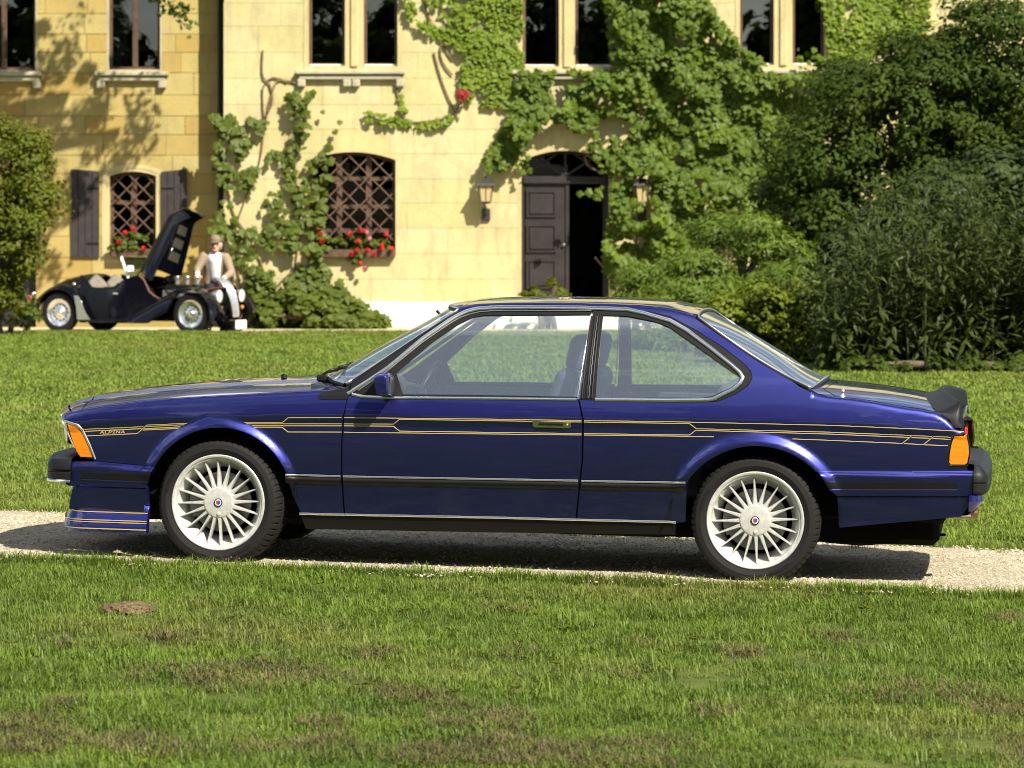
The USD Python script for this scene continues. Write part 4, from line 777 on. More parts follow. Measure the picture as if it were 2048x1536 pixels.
for p0, p1, hinge in ((143, 199, 1), (323, 374, 0)):
    a, b, c, d = float(BX(p0, WY)), float(BX(p1, WY)), float(BZ(515, WY)), float(BZ(338, WY)); rise = 0.10
    pl = Polygon([(a, c), (b, c), (b, d + (rise if not hinge else 0)), (a, d + (rise if hinge else 0))]) if False else Polygon([(a, c), (b, c), (b, d - (.04 if hinge else .0)), (a, d - (.0 if hinge else .05))])
    sh = obj('shutter', ext(pl, WY - 0.055, WY - 0.02), 'shutter_paint', house)
    for k in range(1, 4): xx = a + (b - a) * k / 4; obj('board_joint', bx(xx - .004, xx + .004, WY - .058, WY - .056, c + .02, d - .06), 'void', sh)
    for zz in (c + .25, d - .35): obj('hinge', bx(a if not hinge else b - .22, b if hinge else a + .22, WY - .064, WY - .0585, zz - .015, zz + .015), 'black_satin', sh)
obj('wing_door', bx(float(BX(-60, WY)), float(BX(72, WY)), WY + .2, WY + .3, -.3, float(BZ(470, WY))), 'door_paint', house)
obj('downpipe', moved(lathe([(.06, -.2), (.06, TOPZ)], 20, 'z'), (mx0 - .09, WY - .10, 0)), 'black_satin', house, smooth=True)
obj('house_side', bx(mx0, mx0 + .3, FY + .36, FY + 9, -.3, TOPZ), 'main_stone_1', house)
obj('eaves', bx(wx0 - .4, mx1 + .4, FY - .5, FY + 9, TOPZ, TOPZ + .2), 'brown_wood', house)
obj('roof', hull([(wx0 - .4, FY - .6, TOPZ + .205), (mx1 + .4, FY - .6, TOPZ + .205), (wx0 - .4, FY + 9, TOPZ + .205), (mx1 + .4, FY + 9, TOPZ + .205), (wx0 + 4, FY + 4.5, TOPZ + 4.6), (mx1 - 4, FY + 4.5, TOPZ + 4.6)]), 'roof_tile', house)
# wall lanterns
plain('lantern_iron', (0.020, 0.018, 0.018), 0.5); plain('lantern_glass', (0.42, 0.33, 0.16), 0.25, coat=0.6)
def lantern(px, label):
    x, y = float(BX(px)), FY - 0.26; z = lambda q: float(BZ(q))
    t = thing('wall_lantern', label, 'lantern', (x, y, 0), group=None)
    def fr(w0, z0, w1, z1): return hull([(sx * w, sy * w, zz) for w, zz in ((w0, z0), (w1, z1)) for sx in (-1, 1) for sy in (-1, 1)])
    obj('lamp_glass', fr(0.085, z(404), 0.118, z(370)), 'lantern_glass', t)
    for q in [tube([(sx * 0.088, sy * 0.088, z(404)), (sx * 0.122, sy * 0.122, z(370))], 0.010, 6) for sx in (-1, 1) for sy in (-1, 1)] + [tube([(-.088, -.09, z(404)), (.088, -.09, z(404))], .008), tube([(0, -.09, z(404)), (0, -.124, z(370))], .006)]: obj('cage_bar', q, 'lantern_iron', t)
    obj('lamp_roof', [fr(0.165, z(371), 0.155, z(368)), fr(0.150, z(368), 0.045, z(357)), moved(trimesh.creation.icosphere(1, 0.03), (0, 0, z(353)))], 'lantern_iron', t)
    obj('base', [fr(0.06, z(408), 0.09, z(404)), tube(smooth_line([(0, 0, z(408)), (0, 0, z(416)), (0, 0.08, z(424)), (0, 0.22, z(428))], .03), 0.022, 8)], 'lantern_iron', t)
    obj('wall_plate', bx(-.075, .075, 0.20, 0.258, z(442), z(417), 0.012), 'lantern_iron', t)
lantern(972, 'black iron wall lantern left of the house door throwing a clear shadow'); lantern(1284, 'black iron wall lantern right of the house door half hidden in ivy')
# ---------------------------------------------------------------- plants
def leaf_look(name, cols, trans=0.35, rough=0.5, nscale=1.7, spec=0.22):
    """cols: (position, colour) from dark to light; the leaves differ among themselves and from branch to branch."""
    look(name, {'g': ('geometry', {}), 'n': ('noise_texture', {'scale': nscale, 'detail': 3.0}), 'a': ('math', {'math_type': 'multiply_add', 'value2': 0.50}), 'h': ('math', {'math_type': 'multiply', 'value2': 0.50}),
                'r': ('rgb_ramp', {'ramp': cols}), 'p': ('principled_bsdf', {'roughness': rough, 'specular_ior_level': spec}), 't': ('translucent_bsdf', {}), 'hs': ('hsv', {'saturation': 1.1, 'value': 1.25}), 'm': ('mix_closure', {'fac': trans})},
         [('g.position', 'n.vector'), ('g.random_per_island', 'h.value1'), ('n.fac', 'a.value1'), ('h.value', 'a.value3'), ('a.value', 'r.fac'), ('r.color', 'p.base_color'), ('r.color', 'hs.color'), ('hs.color', 't.color'), ('p.BSDF', 'm.closure1'), ('t.BSDF', 'm.closure2')], 'm.closure')
leaf_look('vine_leaf', [(0.25, (0.077, 0.104, 0.014)), (0.5, (0.140, 0.175, 0.023)), (0.75, (0.242, 0.246, 0.035))])
leaf_look('ivy_leaf', [(0.25, (0.081, 0.122, 0.012)), (0.5, (0.159, 0.218, 0.018)), (0.75, (0.282, 0.316, 0.028))])
leaf_look('creeper_leaf', [(0.25, (0.131, 0.187, 0.014)), (0.5, (0.226, 0.280, 0.022)), (0.78, (0.404, 0.365, 0.041))])
leaf_look('creeper_red', [(0.2, (0.200, 0.012, 0.012)), (0.8, (0.340, 0.030, 0.030))])
leaf_look('dark_leaf', [(0.25, (0.043, 0.066, 0.011)), (0.5, (0.099, 0.120, 0.016)), (0.72, (0.204, 0.189, 0.020)), (0.85, (0.318, 0.230, 0.025))], nscale=0.8, spec=0.08)
leaf_look('lance_leaf', [(0.25, (0.043, 0.060, 0.012)), (0.5, (0.085, 0.105, 0.020)), (0.8, (0.175, 0.170, 0.030))], nscale=1.0)
leaf_look('feather_leaf', [(0.25, (0.040, 0.060, 0.014)), (0.5, (0.074, 0.102, 0.022)), (0.8, (0.133, 0.160, 0.036))], nscale=1.3)
leaf_look('juniper', [(0.25, (0.089, 0.134, 0.015)), (0.5, (0.153, 0.206, 0.022)), (0.8, (0.260, 0.288, 0.032))], trans=0.25, nscale=1.4)
leaf_look('herb_leaf', [(0.25, (0.109, 0.141, 0.011)), (0.5, (0.181, 0.204, 0.014)), (0.8, (0.313, 0.275, 0.025))], nscale=1.4)
leaf_look('herb_flower', [(0.2, (0.200, 0.180, 0.030)), (0.8, (0.300, 0.260, 0.060))])
leaf_look('light_leaf', [(0.25, (0.089, 0.108, 0.008)), (0.5, (0.152, 0.169, 0.011)), (0.8, (0.251, 0.223, 0.018))], nscale=1.3)
leaf_look('petal_red', [(0.2, (0.500, 0.015, 0.015)), (0.8, (0.680, 0.050, 0.030))], trans=0.2); leaf_look('petal_pink', [(0.2, (0.600, 0.200, 0.240)), (0.8, (0.720, 0.360, 0.400))], trans=0.2)
mottled('shoot_bark', (0.030, 0.040, 0.016), (0.055, 0.060, 0.028), 14.0, rough=0.9); mottled('bark', (0.055, 0.040, 0.026), (0.12, 0.090, 0.058), 14.0, rough=0.9, bump=0.5); mottled('vine_stem', (0.11, 0.070, 0.035), (0.20, 0.135, 0.07), 14.0, rough=0.9)
def leaf_shape(kind):
    if kind == 'lobed':
        a = np.radians([-90, -50, -22, 8, 38, 62, 90, 118, 142, 172, 202, 230]); r = np.array([0.18, 0.42, 0.34, 0.50, 0.36, 0.50, 0.62, 0.50, 0.36, 0.50, 0.34, 0.42])
        v = np.c_[r * np.cos(a), r * np.sin(a), -0.16 * r * np.abs(np.cos(a))]; v = np.vstack([[0, 0, 0.05], v]); n = len(a)
        return v, np.array([(0, 1 + i, 1 + (i + 1) % n) for i in range(n)])
    if kind == 'oval': return np.array([(0, -.5, 0), (.26, -.08, -.05), (.20, .25, -.04), (0, .5, -.06), (-.20, .25, -.04), (-.26, -.08, -.05), (0, .05, .02)], float), np.array([(0, 1, 6), (1, 2, 6), (2, 3, 6), (3, 4, 6), (4, 5, 6), (5, 0, 6)])
    if kind == 'lance': return np.array([(0, -.5, 0), (.15, -.12, -.03), (0, .5, -.14), (-.15, -.12, -.03), (0, -.1, .02)], float), np.array([(0, 1, 4), (1, 2, 4), (2, 3, 4), (3, 0, 4)])
    if kind == 'needle': return np.array([(0, -.5, 0), (.10, 0, 0), (0, .5, 0), (-.10, 0, 0)], float), np.array([(0, 1, 2), (0, 2, 3)])
    if kind == 'blob': return np.array([(0, -.5, 0), (.34, -.2, .06), (.34, .25, -.05), (0, .5, .0), (-.34, .25, .06), (-.34, -.2, -.05)], float), np.array([(0, 1, 2), (0, 2, 3), (0, 3, 4), (0, 4, 5)])
def frames(nrm, tip):
    n = nrm / (np.linalg.norm(nrm, axis=1, keepdims=True) + 1e-9); t = tip - (tip * n).sum(1, keepdims=True) * n; t /= np.linalg.norm(t, axis=1, keepdims=True) + 1e-9
    return np.stack([np.cross(t, n), t, n], -1)
def leaves(pos, nrm, tip, size, kind):
    v, f = leaf_shape(kind); B = frames(nrm, tip); s = np.broadcast_to(size, (len(pos),))
    V = np.einsum('nij,kj->nki', B, v) * s[:, None, None] + pos[:, None]
    F = f[None] + (np.arange(len(pos)) * len(v))[:, None, None]
    return V, F.reshape(-1, 3), v, f
def foliage(parent, name, pos, nrm, tip, size, kind, mat, single=0, eye=np.array([0, 0, HCAM])):
    """All leaves of a plant: the 'single' that show largest as parts of their own, the rest as one part."""
    V, F, v, f = leaves(pos, nrm, tip, size, kind); n = len(pos)
    if single:
        d = pos - eye; face = np.abs((nrm * d).sum(1)) / (np.linalg.norm(nrm, axis=1) * np.linalg.norm(d, axis=1) + 1e-9)
        seen = (np.abs(pos[:, 0] / pos[:, 1] * FPX) < 1020) & (460 - (pos[:, 2] - HCAM) / pos[:, 1] * FPX > 0)
        rank = np.broadcast_to(size, (n,)) / pos[:, 1] * (0.4 + face) * seen + 1e-3 * -pos[:, 1]; top = np.argsort(-rank)[:single]
        for i in top: obj('leaf', (V[i], f), mat, parent)
        keep = np.ones(n, bool); keep[top] = False; V = V[keep]; F = (f[None] + (np.arange(keep.sum()) * len(v))[:, None, None]).reshape(-1, 3)
    return tag(obj(name, (V.reshape(-1, 3), F), mat, parent), kind='stuff' if single else None)
def rand_dir(n, rng): d = rng.normal(size=(n, 3)); return d / np.linalg.norm(d, axis=1, keepdims=True)
# climbing plants on the wall: sampled inside outlines given in photograph pixels
def on_wall(outline, n, rng, y=FY, holes=(), thr=0.0, nz=40.0, seed=0):
    p = Polygon(outline).buffer(0); x0, y0, x1, y1 = p.bounds; q = rng.uniform((x0, y0), (x1, y1), (n * 6, 2)); q = q[shapely.contains_xy(p, q[:, 0], q[:, 1])]
    for h in holes: q = q[~shapely.contains_xy(Polygon(h).buffer(0), q[:, 0], q[:, 1])]
    if thr: q = q[meshkit.fbm(np.c_[q / nz, np.zeros(len(q))], 3, seed) > thr]
    return q[:n]
def climber(name, label, cat, patches, size, mat, kind='lobed', stems=(), single=300, seed=0, depth=(0.04, 0.22), droop=0.6, extra=()):
    rng = np.random.default_rng(seed); q = np.vstack([on_wall(o, n, rng, thr=t, seed=seed) for o, n, t in patches]); q = q[~((np.abs(q[:, 0] - 1284) < 21) & (q[:, 1] > 346) & (q[:, 1] < 446) & (rng.random(len(q)) < .93))]; n = len(q)
    bulge = meshkit.fbm(np.c_[q / 55.0, np.zeros(n)], 3, seed + 5); y = FY - depth[0] - depth[1] * np.clip(bulge * 1.6 - 0.3, 0, 1) * rng.uniform(0.5, 1.0, n)
    pos = np.c_[BX(q[:, 0], y), y, BZ(q[:, 1], y)]
    nrm = np.c_[rng.normal(0, .40, n), -1 + rng.normal(0, .2, n), 0.45 + rng.normal(0, .38, n)]; tip = np.c_[rng.normal(0, .55, n), -0.3 + rng.normal(0, .2, n), -droop + rng.normal(0, .35, n)]
    t = thing(name, label, cat, (0, 0, 0)); sz = size * rng.uniform(0.55, 1.25, n)
    for s in stems:
        a = np.array(s, float); yy = FY - 0.035; obj('stem', tube(smooth_line(np.c_[BX(a[:, 0], yy), np.full(len(a), yy), BZ(a[:, 1], yy)], 0.12), np.full(1, 0.016), 5), 'vine_stem', t, smooth=True)
    foliage(t, 'foliage', pos, nrm, tip, sz, kind, mat, single)
    return t
climber('grape_vine', 'loose grape vine with large leaves climbing the wall left of the big latticed window', 'vine', [
    ([(440, 235), (500, 225), (550, 250), (575, 310), (520, 330), (505, 395), (445, 385), (425, 330)], 120, .46), ([(570, 190), (625, 180), (640, 260), (665, 300), (650, 420), (640, 520), (660, 570), (560, 560), (590, 420), (560, 330), (590, 270)], 215, .45),
    ([(445, 400), (560, 380), (600, 480), (560, 560), (470, 540), (425, 480)], 105, .50), ([(415, 230), (470, 230), (450, 280), (425, 270)], 16, 0), ([(420, 430), (455, 420), (450, 480), (420, 470)], 14, 0), ([(500, 540), (650, 530), (700, 590), (780, 640), (775, 668), (470, 668)], 620, .30), ([(640, 210), (690, 240), (690, 285), (655, 300)], 5, 0)],
    0.19, 'vine_leaf', seed=3, depth=(0.05, 0.32), stems=[[(492, 660), (478, 560), (470, 470), (490, 400), (520, 320), (530, 250), (560, 160), (600, 170)], [(500, 660), (530, 560), (500, 480), (465, 420), (450, 330), (470, 250)], [(560, 660), (590, 540), (600, 430), (590, 330), (610, 240), (600, 190)], [(505, 655), (540, 590), (600, 540), (650, 560)], [(528, 235), (525, 180), (545, 155), (575, 165)], [(528, 235), (545, 200), (540, 170), (524, 150), (526, 100)], [(495, 655), (500, 600), (488, 540), (495, 480)], [(470, 655), (462, 580), (472, 500)]])
climber('wall_creeper', 'bright yellow-green creeper between the two upper windows with one red tuft', 'creeper', [
    ([(905, -30), (1045, -30), (1046, 130), (1040, 215), (960, 215), (918, 195), (925, 120), (915, 60)], 1400, .38), ([(800, -20), (820, 45), (870, 75), (920, 100), (925, 65), (870, 50), (835, 30), (815, -20)], 150, .2), ([(725, 222), (800, 235), (850, 245), (905, 225), (915, 240), (860, 258), (800, 252), (735, 244)], 110, .3), ([(845, -20), (905, -20), (910, 60), (850, 10)], 60, .45), ([(790, 180), (800, 180), (818, 235), (806, 235)], 18, 0),
    ([(1640, -30), (1860, -30), (1860, 60), (1700, 130), (1655, 120), (1650, 40)], 1300, .25)], 0.105, 'creeper_leaf', seed=5, depth=(0.03, 0.16), stems=[[(905, 120), (870, 60), (850, 10), (845, -20)], [(905, 150), (880, 100), (905, 60)], [(918, 240), (880, 150), (868, 105)], [(740, 235), (810, 245), (905, 232), (920, 205)], [(810, 240), (800, 210), (792, 175)]])
rng = np.random.default_rng(8); q = on_wall([(916, 180), (935, 178), (940, 202), (920, 204)], 14, rng); t = thing('red_creeper_tuft', 'small tuft of red autumn leaves at the lower left edge of the bright creeper', 'creeper')
foliage(t, 'foliage', np.c_[BX(q[:, 0]), np.full(len(q), FY - .22), BZ(q[:, 1])], np.tile([0.1, -1, .4], (len(q), 1)) + rng.normal(0, .3, (len(q), 3)), np.tile([0, -.2, -1.0], (len(q), 1)) + rng.normal(0, .3, (len(q), 3)), 0.12, 'lobed', 'creeper_red')
climber('ivy', 'thick dark green ivy covering the wall around and right of the door', 'ivy', [
    ([(1040, 140), (1245, 140), (1270, 170), (1280, 250), (1225, 225), (1160, 260), (1100, 235), (1050, 290), (1015, 335), (975, 340), (965, 320), (1010, 250), (1030, 200)], 1600, .35), ([(1120, 215), (1190, 215), (1200, 300), (1175, 290), (1150, 260)], 90, .3), ([(1035, 310), (1062, 310), (1060, 345), (1035, 345)], 14, 0), ([(1175, 290), (1235, 270), (1240, 330), (1205, 345)], 60, .2),
    ([(1205, -30), (1400, -30), (1440, 40), (1475, 75), (1480, 130), (1560, 150), (1640, 140), (1640, 330), (1560, 460), (1430, 470), (1330, 590), (1230, 590), (1205, 500), (1225, 400), (1215, 320), (1290, 230), (1270, 150), (1225, 130)], 7800, .26), ([(1150, 385), (1215, 370), (1225, 400), (1200, 402)], 12, 0), ([(1205, 480), (1240, 470), (1240, 560), (1210, 540)], 45, .2), ([(1480, 90), (1545, 130), (1480, 150)], 60, 0), ([(1605, 95), (1650, 90), (1650, 140), (1590, 140)], 20, 0)],
    0.135, 'ivy_leaf', seed=9, depth=(0.05, 0.75), stems=[[(1260, 590), (1275, 500), (1270, 440), (1285, 400)], [(1215, 345), (1175, 330), (1168, 308), (1195, 322), (1212, 335)], [(1212, 335), (1180, 305), (1200, 290), (1230, 270)], [(1330, 590), (1320, 520), (1300, 470), (1290, 430)], [(1455, 330), (1440, 280), (1418, 240)], [(1240, 590), (1225, 560), (1190, 515)]])
# shrubs and trees
def lumps_px(lst, y, ry): # (px, py, rx, ry) -> centre and radii
    out = []
    for a in lst:
        yy = y + (a[4] if len(a) > 4 else 0); k = yy / FPX; out.append(((float(BX(a[0], yy)), yy, float(BZ(a[1], yy))), (a[2] * k, ry, a[3] * k)))
    return out
def crown(lumps, n, rng, clump=0.30, per=45):
    """Leaf places: small clumps over the lumps' surfaces, with gaps between."""
    vol = np.array([np.prod(r) ** (2 / 3) for _, r in lumps]); cnt = (n * vol / vol.sum()).astype(int); P, N = [], []
    for (c, r), m in zip(lumps, cnt):
        k = max(6, int(m / per)); d = rand_dir(k, rng); d[:, 2] = np.abs(d[:, 2]) * np.where(rng.random(k) < .72, 1, -1)
        cc = np.asarray(c) + d * np.asarray(r) * rng.uniform(0.62, 1.0, (k, 1)); w = rng.integers(0, k, m)
        e = rand_dir(m, rng); sz = clump * rng.uniform(0.5, 1.25, k)[w]
        p = cc[w] + e * (sz * rng.uniform(0.3, 1.0, m) ** 0.6)[:, None] * [1, 1, 0.7]
        P.append(p); N.append(e * .8 + d[w] * .5 + [0, 0, 0.55])
    return np.vstack(P), np.vstack(N)
def shrub(name, label, cat, lumps, n, size, kind, mat, seed, trunk=None, clump=0.3, single=0, group=None, droop=0.3, stems=True, per=45):
    rng = np.random.default_rng(seed); p, nn = crown(lumps, n, rng, clump, per); m = len(p); g = gz(p[:, 0], p[:, 1]) + .03; ok = p[:, 2] > g; p, nn = p[ok], nn[ok]; m = len(p)
    t = thing(name, label, cat, group=group); tip = rand_dir(m, rng) + [0, 0, -droop]
    foliage(t, 'crown', p, nn + rng.normal(0, .35, (m, 3)), tip, size * rng.uniform(.6, 1.25, m), kind, mat, single)
    base = np.mean([c for c, _ in lumps], axis=0) if trunk is None else np.array(trunk[0]); z0 = float(gz(base[0], base[1])) - .05
    st = []
    for i, (c, r) in enumerate(lumps):
        a = np.array([base[0] + .12 * (i % 3 - 1), base[1] + .1 * (i % 2), max(z0, base[2] if trunk else z0)]); b = np.asarray(c, float)
        st.append(tube(smooth_line([a, a + (b - a) * [.25, .25, .45] + [0, 0, .1], b], .2), np.linspace(1, .35, max(2, int(np.linalg.norm(b - a) / .2 * 1.04) + 1))[:1] * (0.05 if trunk is None else trunk[1]), 7))
    for q in (st if stems else []): obj('stem' if trunk is None else 'limb', q, 'bark', t, smooth=True)
    return t
shrub('dark_shrub', 'tall dense dark green shrub at the right end of the house wall', 'shrub', lumps_px([(1660, 340, 120, 150), (1780, 250, 150, 150), (1880, 190, 150, 150), (2010, 120, 150, 170), (1800, 430, 150, 130), (1950, 350, 150, 170), (2090, 290, 130, 200), (1640, 450, 90, 90), (1930, 500, 160, 120), (1580, 420, 70, 110, 2), (1650, 530, 110, 90, 1), (1760, 560, 120, 90, 1), (1700, 180, 80, 70, 2), (1650, 370, 80, 80, 3), (1795, 265, 130, 110, 4), (1860, 150, 110, 90, 4), (1980, 300, 130, 120, 4)], 55.0, 1.1), 80000, 0.10, 'oval', 'dark_leaf', 21, clump=0.36, per=85)
shrub('juniper_shrub', 'spreading feathery green juniper between the ivy and the dark shrub', 'juniper', lumps_px([(1300, 565, 70, 30), (1400, 540, 80, 35, -1), (1470, 475, 75, 26), (1530, 495, 80, 24, -1), (1590, 520, 60, 26), (1400, 590, 110, 32, -2), (1500, 570, 110, 36, -1), (1330, 620, 90, 34, -2), (1470, 640, 120, 40, -2), (1560, 610, 80, 40, -2), (1400, 690, 130, 50, -2.5), (1530, 700, 110, 50, -2.5), (1430, 460, 60, 22), (1500, 455, 60, 20, -1), (1600, 560, 70, 40, -3), (1620, 640, 70, 50, -3)], 54.5, 0.7), 46000, 0.14, 'needle', 'juniper', 22, clump=0.26)
shrub('yellow_herb', 'low yellow-green flowering herb clump seen behind the rear window of the blue coupe', 'plant', lumps_px([(1450, 690, 60, 45), (1530, 660, 60, 45), (1600, 690, 60, 50), (1660, 700, 50, 50, 0.5), (1580, 630, 50, 35), (1700, 725, 45, 30, .4), (1450, 630, 60, 40), (1520, 600, 55, 35), (1600, 600, 50, 40)], 47.5, 0.45), 15000, 0.085, 'oval', 'herb_leaf', 23, clump=0.15)
# tall lance-leaved shrub at the right: shoots with drooping leaves
def shoots(name, label, cat, xs_px, y0, n, h_rng, leaf, mat, seed, single=300):
    rng = np.random.default_rng(seed); t = thing(name, label, cat); P, N, T, S, st = [], [], [], [], []
    for i in range(n):
        px = rng.uniform(*xs_px); yy = y0 + rng.uniform(-.2, 2.6); f = (px - xs_px[0]) / (xs_px[1] - xs_px[0]); h = rng.uniform(*h_rng) * (0.50 + 0.5 * min(1, 2.4 * f + .15)) * (1 + .10 * (yy - y0)); x = float(BX(px, yy)); z = float(gz(x, yy))
        lean = np.array([rng.normal(0, .22), -abs(rng.normal(.10, .16)) if yy < y0 + 1 else rng.normal(0, .1), 0]); k = np.linspace(0, 1, 9)[:, None]; line = np.array([x, yy, z]) + k * [0, 0, h] + k ** 2 * lean * h
        line[:, 2] -= (k[:, 0] ** 3) * np.linalg.norm(lean) * h * 0.3
        if i % 7 == 0: st.append(tube(line, np.linspace(.014, .004, 9), 4))
        m = int(h / 0.042); kk = rng.uniform(.04, 1, m); p = np.stack([np.interp(kk, k[:, 0], line[:, j]) for j in range(3)], 1); a = rng.uniform(0, 2 * np.pi, m); out = np.c_[np.cos(a), np.sin(a), np.zeros(m)]
        s = leaf * rng.uniform(.6, 1.2, m) * (1.15 - .5 * kk); tip = out * .75 + np.c_[np.zeros((m, 2)), rng.normal(-.25, .5, m)]; tip /= np.linalg.norm(tip, axis=1, keepdims=True)
        P.append(p + tip * (s * .5)[:, None]); T.append(tip); N.append(np.cross(tip, np.cross([0, 0, 1.0], tip)) + rng.normal(0, .25, (m, 3))); S.append(s)
    obj('stem', st, 'shoot_bark', t); tag(t); foliage(t, 'foliage', np.vstack(P), np.vstack(N), np.vstack(T), np.concatenate(S), 'lance', mat, single); return t
shoots('lance_leaved_shrub', 'tall shrub with long drooping leaves at the right edge of the lawn', 'shrub', (1640, 2160), 44.3, 470, (1.1, 2.35), 0.215, 'lance_leaf', 31)
shrub('feathery_shrub', 'mid green feathery shrub rising above the lance-leaved shrub at the right edge', 'shrub', lumps_px([(1700, 520, 70, 60), (1790, 470, 90, 80), (1890, 420, 90, 90), (1990, 400, 90, 100), (2080, 420, 80, 120), (1850, 540, 110, 80), (1980, 530, 100, 90), (1740, 600, 90, 60)], 48.6, 0.7), 34000, 0.115, 'oval', 'feather_leaf', 33, clump=0.24, per=70)
shrub('low_border_plant', 'low green border plant at the foot of the lance-leaved shrub', 'plant', lumps_px([(1740, 735, 60, 25), (1850, 738, 60, 22), (1960, 740, 60, 22), (2050, 738, 60, 24)], 44.0, 0.3), 3000, 0.09, 'oval', 'dark_leaf', 24, clump=0.12)
shrub('left_bush', 'sunlit yellow-green bush at the left edge before the house wing', 'bush', lumps_px([(-30, 330, 110, 110), (30, 300, 60, 60), (20, 400, 85, 80), (65, 340, 45, 70), (-40, 450, 120, 70), (50, 450, 55, 50), (10, 520, 80, 60), (-30, 580, 90, 60), (75, 400, 45, 45)], 59.0, 0.8), 17000, 0.085, 'oval', 'light_leaf', 25, clump=0.30, per=80, trunk=((-8.3, 59.2, 0), .03))
shrub('rose_bush', 'low dark rose bush with pink and red blooms at the left edge under the bush', 'rose bush', lumps_px([(10, 610, 45, 40), (-60, 600, 70, 50), (55, 630, 25, 22)], 60.0, 0.35), 3000, 0.07, 'oval', 'vine_leaf', 26, clump=0.14)
shrub('door_plant', 'small light green plant standing before the closed leaf of the house door', 'plant', lumps_px([(1070, 590, 30, 18), (1110, 572, 24, 16), (1085, 600, 40, 14), (1120, 590, 16, 12)], 64.6, 0.25), 1300, 0.09, 'oval', 'light_leaf', 27, clump=0.10)
shrub('foundation_shrub', 'dark leafy shrub at the foot of the white plinth left of the blue coupe roof', 'shrub', lumps_px([(600, 625, 90, 38), (680, 640, 60, 25), (520, 630, 50, 40), (730, 650, 40, 14)], 65.2, 0.35), 4200, 0.17, 'lobed', 'vine_leaf', 28, clump=0.16)
shrub('rose_plant', 'low green plant with a few pink blooms right of the house door', 'rose bush', lumps_px([(1260, 600, 40, 22), (1310, 605, 40, 22), (1225, 612, 30, 16)], 63.5, 0.3), 2200, 0.08, 'oval', 'juniper', 29, clump=0.12)
def blooms(pts, y, mat, names, r=0.055):
    for i, (a, b) in enumerate(pts):
        rg = np.random.default_rng(900 + i); n = 16; d = rand_dir(n, rg); p = np.array([float(BX(a, y)), y, float(BZ(b, y))]) + d * r * .7
        V, F, _, _ = leaves(p, d, rand_dir(n, rg), r * 1.3, 'blob'); obj('bloom', (V.reshape(-1, 3), F), mat, names)
RB = [o for o in stage.Traverse() if o.GetName() in ('rose_bush', 'rose_plant')]
blooms([(30, 566), (2, 575), (58, 596)], 59.5, 'petal_pink', UsdGeom.Xform(RB[0])); blooms([(28, 610), (8, 600)], 59.5, 'petal_red', UsdGeom.Xform(RB[0]))
blooms([(1265, 577), (1271, 583), (1283, 590)], 63.0, 'petal_pink', UsdGeom.Xform(RB[1])); blooms([(1313, 590)], 63.0, 'petal_red', UsdGeom.Xform(RB[1]))
# geraniums in the two latticed windows
def geranium(label, lumps, y, n, reds, pinks, seed, box_px):
    t = shrub('geranium_box', label, 'window box', lumps_px(lumps, y, 0.14), n, 0.085, 'lobed', 'vine_leaf', seed, clump=0.08, stems=False)
    a, b, c = box_px; obj('planter', bx(float(BX(a, y)), float(BX(b, y)), y - .10, y + .12, float(BZ(c, y)), float(BZ(c - 16, y)), .01), 'brown_wood', t)
    blooms(reds, y - .17, 'petal_red', t, 0.05); blooms(pinks, y - .17, 'petal_pink', t, 0.045); return t
geranium('window box of red geraniums in the big latticed window left of the door', [(650, 490, 30, 20), (700, 490, 35, 20), (745, 495, 35, 20), (715, 508, 25, 18), (770, 492, 16, 12)], 65.95, 1500, [(636, 455), (641, 467), (644, 482), (700, 468), (716, 482), (719, 460), (714, 500), (735, 500), (748, 508), (772, 468), (783, 497), (763, 490), (764, 497), (720, 526), (703, 508), (730, 462)], [(733, 464), (740, 478), (729, 536)], 41, (612, 790, 515))
geranium('window box of red geraniums in the shuttered window of the house wing', [(240, 485, 22, 20), (270, 485, 26, 20), (255, 500, 34, 14)], 66.60, 700, [(250, 465), (266, 458), (237, 484), (287, 497)], [], 42, (222, 310, 514))
# tree whose crown hangs over the left wing, above the picture
def tree(name, label, base, h, lumps, n, size, kind, mat, seed, tr, group=None, clump=.5):
    t = shrub(name, label, 'tree', lumps, n, size, kind, mat, seed, trunk=(base, tr * .35), clump=clump, group=group)
    obj('trunk', tube(smooth_line([(base[0], base[1], float(gz(base[0], base[1])) - .1), (base[0] + .1, base[1], h * .4), (base[0] + .4, base[1] + .1, h * .75)], .4), np.full(1, tr), 10), 'bark', t, smooth=True); return t
tree('overhanging_tree', 'tree standing left of the picture whose twig tips hang in front of the house wing', (-13.5, 61.0, 7.0), 10.0, [((-8.6, 62.6, 7.6), (1.3, 1.1, .8)), ((-6.2, 62.0, 7.9), (1.1, .9, .7)), ((-7.6, 61.6, 7.0), (1.0, .8, .5)), ((-5.2, 61.4, 7.3), (.7, .6, .4)), ((-4.4, 61.0, 8.6), (.8, .7, .5)), ((-6.6, 62.9, 6.6), (.9, .6, .4)), ((-7.9, 62.0, 8.4), (1.2, 1.0, .8)), ((-5.6, 62.2, 9.6), (1.1, 1.0, .7)), ((-6.9, 62.7, 8.6), (1.2, 1.1, .8)), ((-5.6, 62.9, 6.7), (.75, .5, .45)), ((-5.0, 62.6, 8.9), (.9, .9, .6)), ((-6.0, 62.4, 7.4), (.9, .7, .5)), ((-4.3, 62.9, 7.9), (.8, .6, .45)), ((-7.4, 62.4, 9.8), (1.2, 1, .7)), ((-8.4, 62.8, 9.6), (1.5, 1.2, .9)), ((-10.5, 62.0, 8.5), (1.5, 1.3, 1.2)), ((-7.2, 62.4, 6.6), (.8, .7, .45))], 16000, 0.14, 'oval', 'ivy_leaf', 51, .22, clump=.30)
rng = np.random.default_rng(52); tw = thing('hanging_twig', 'leafy twig hanging into the top of the picture before the house wing', 'twig')
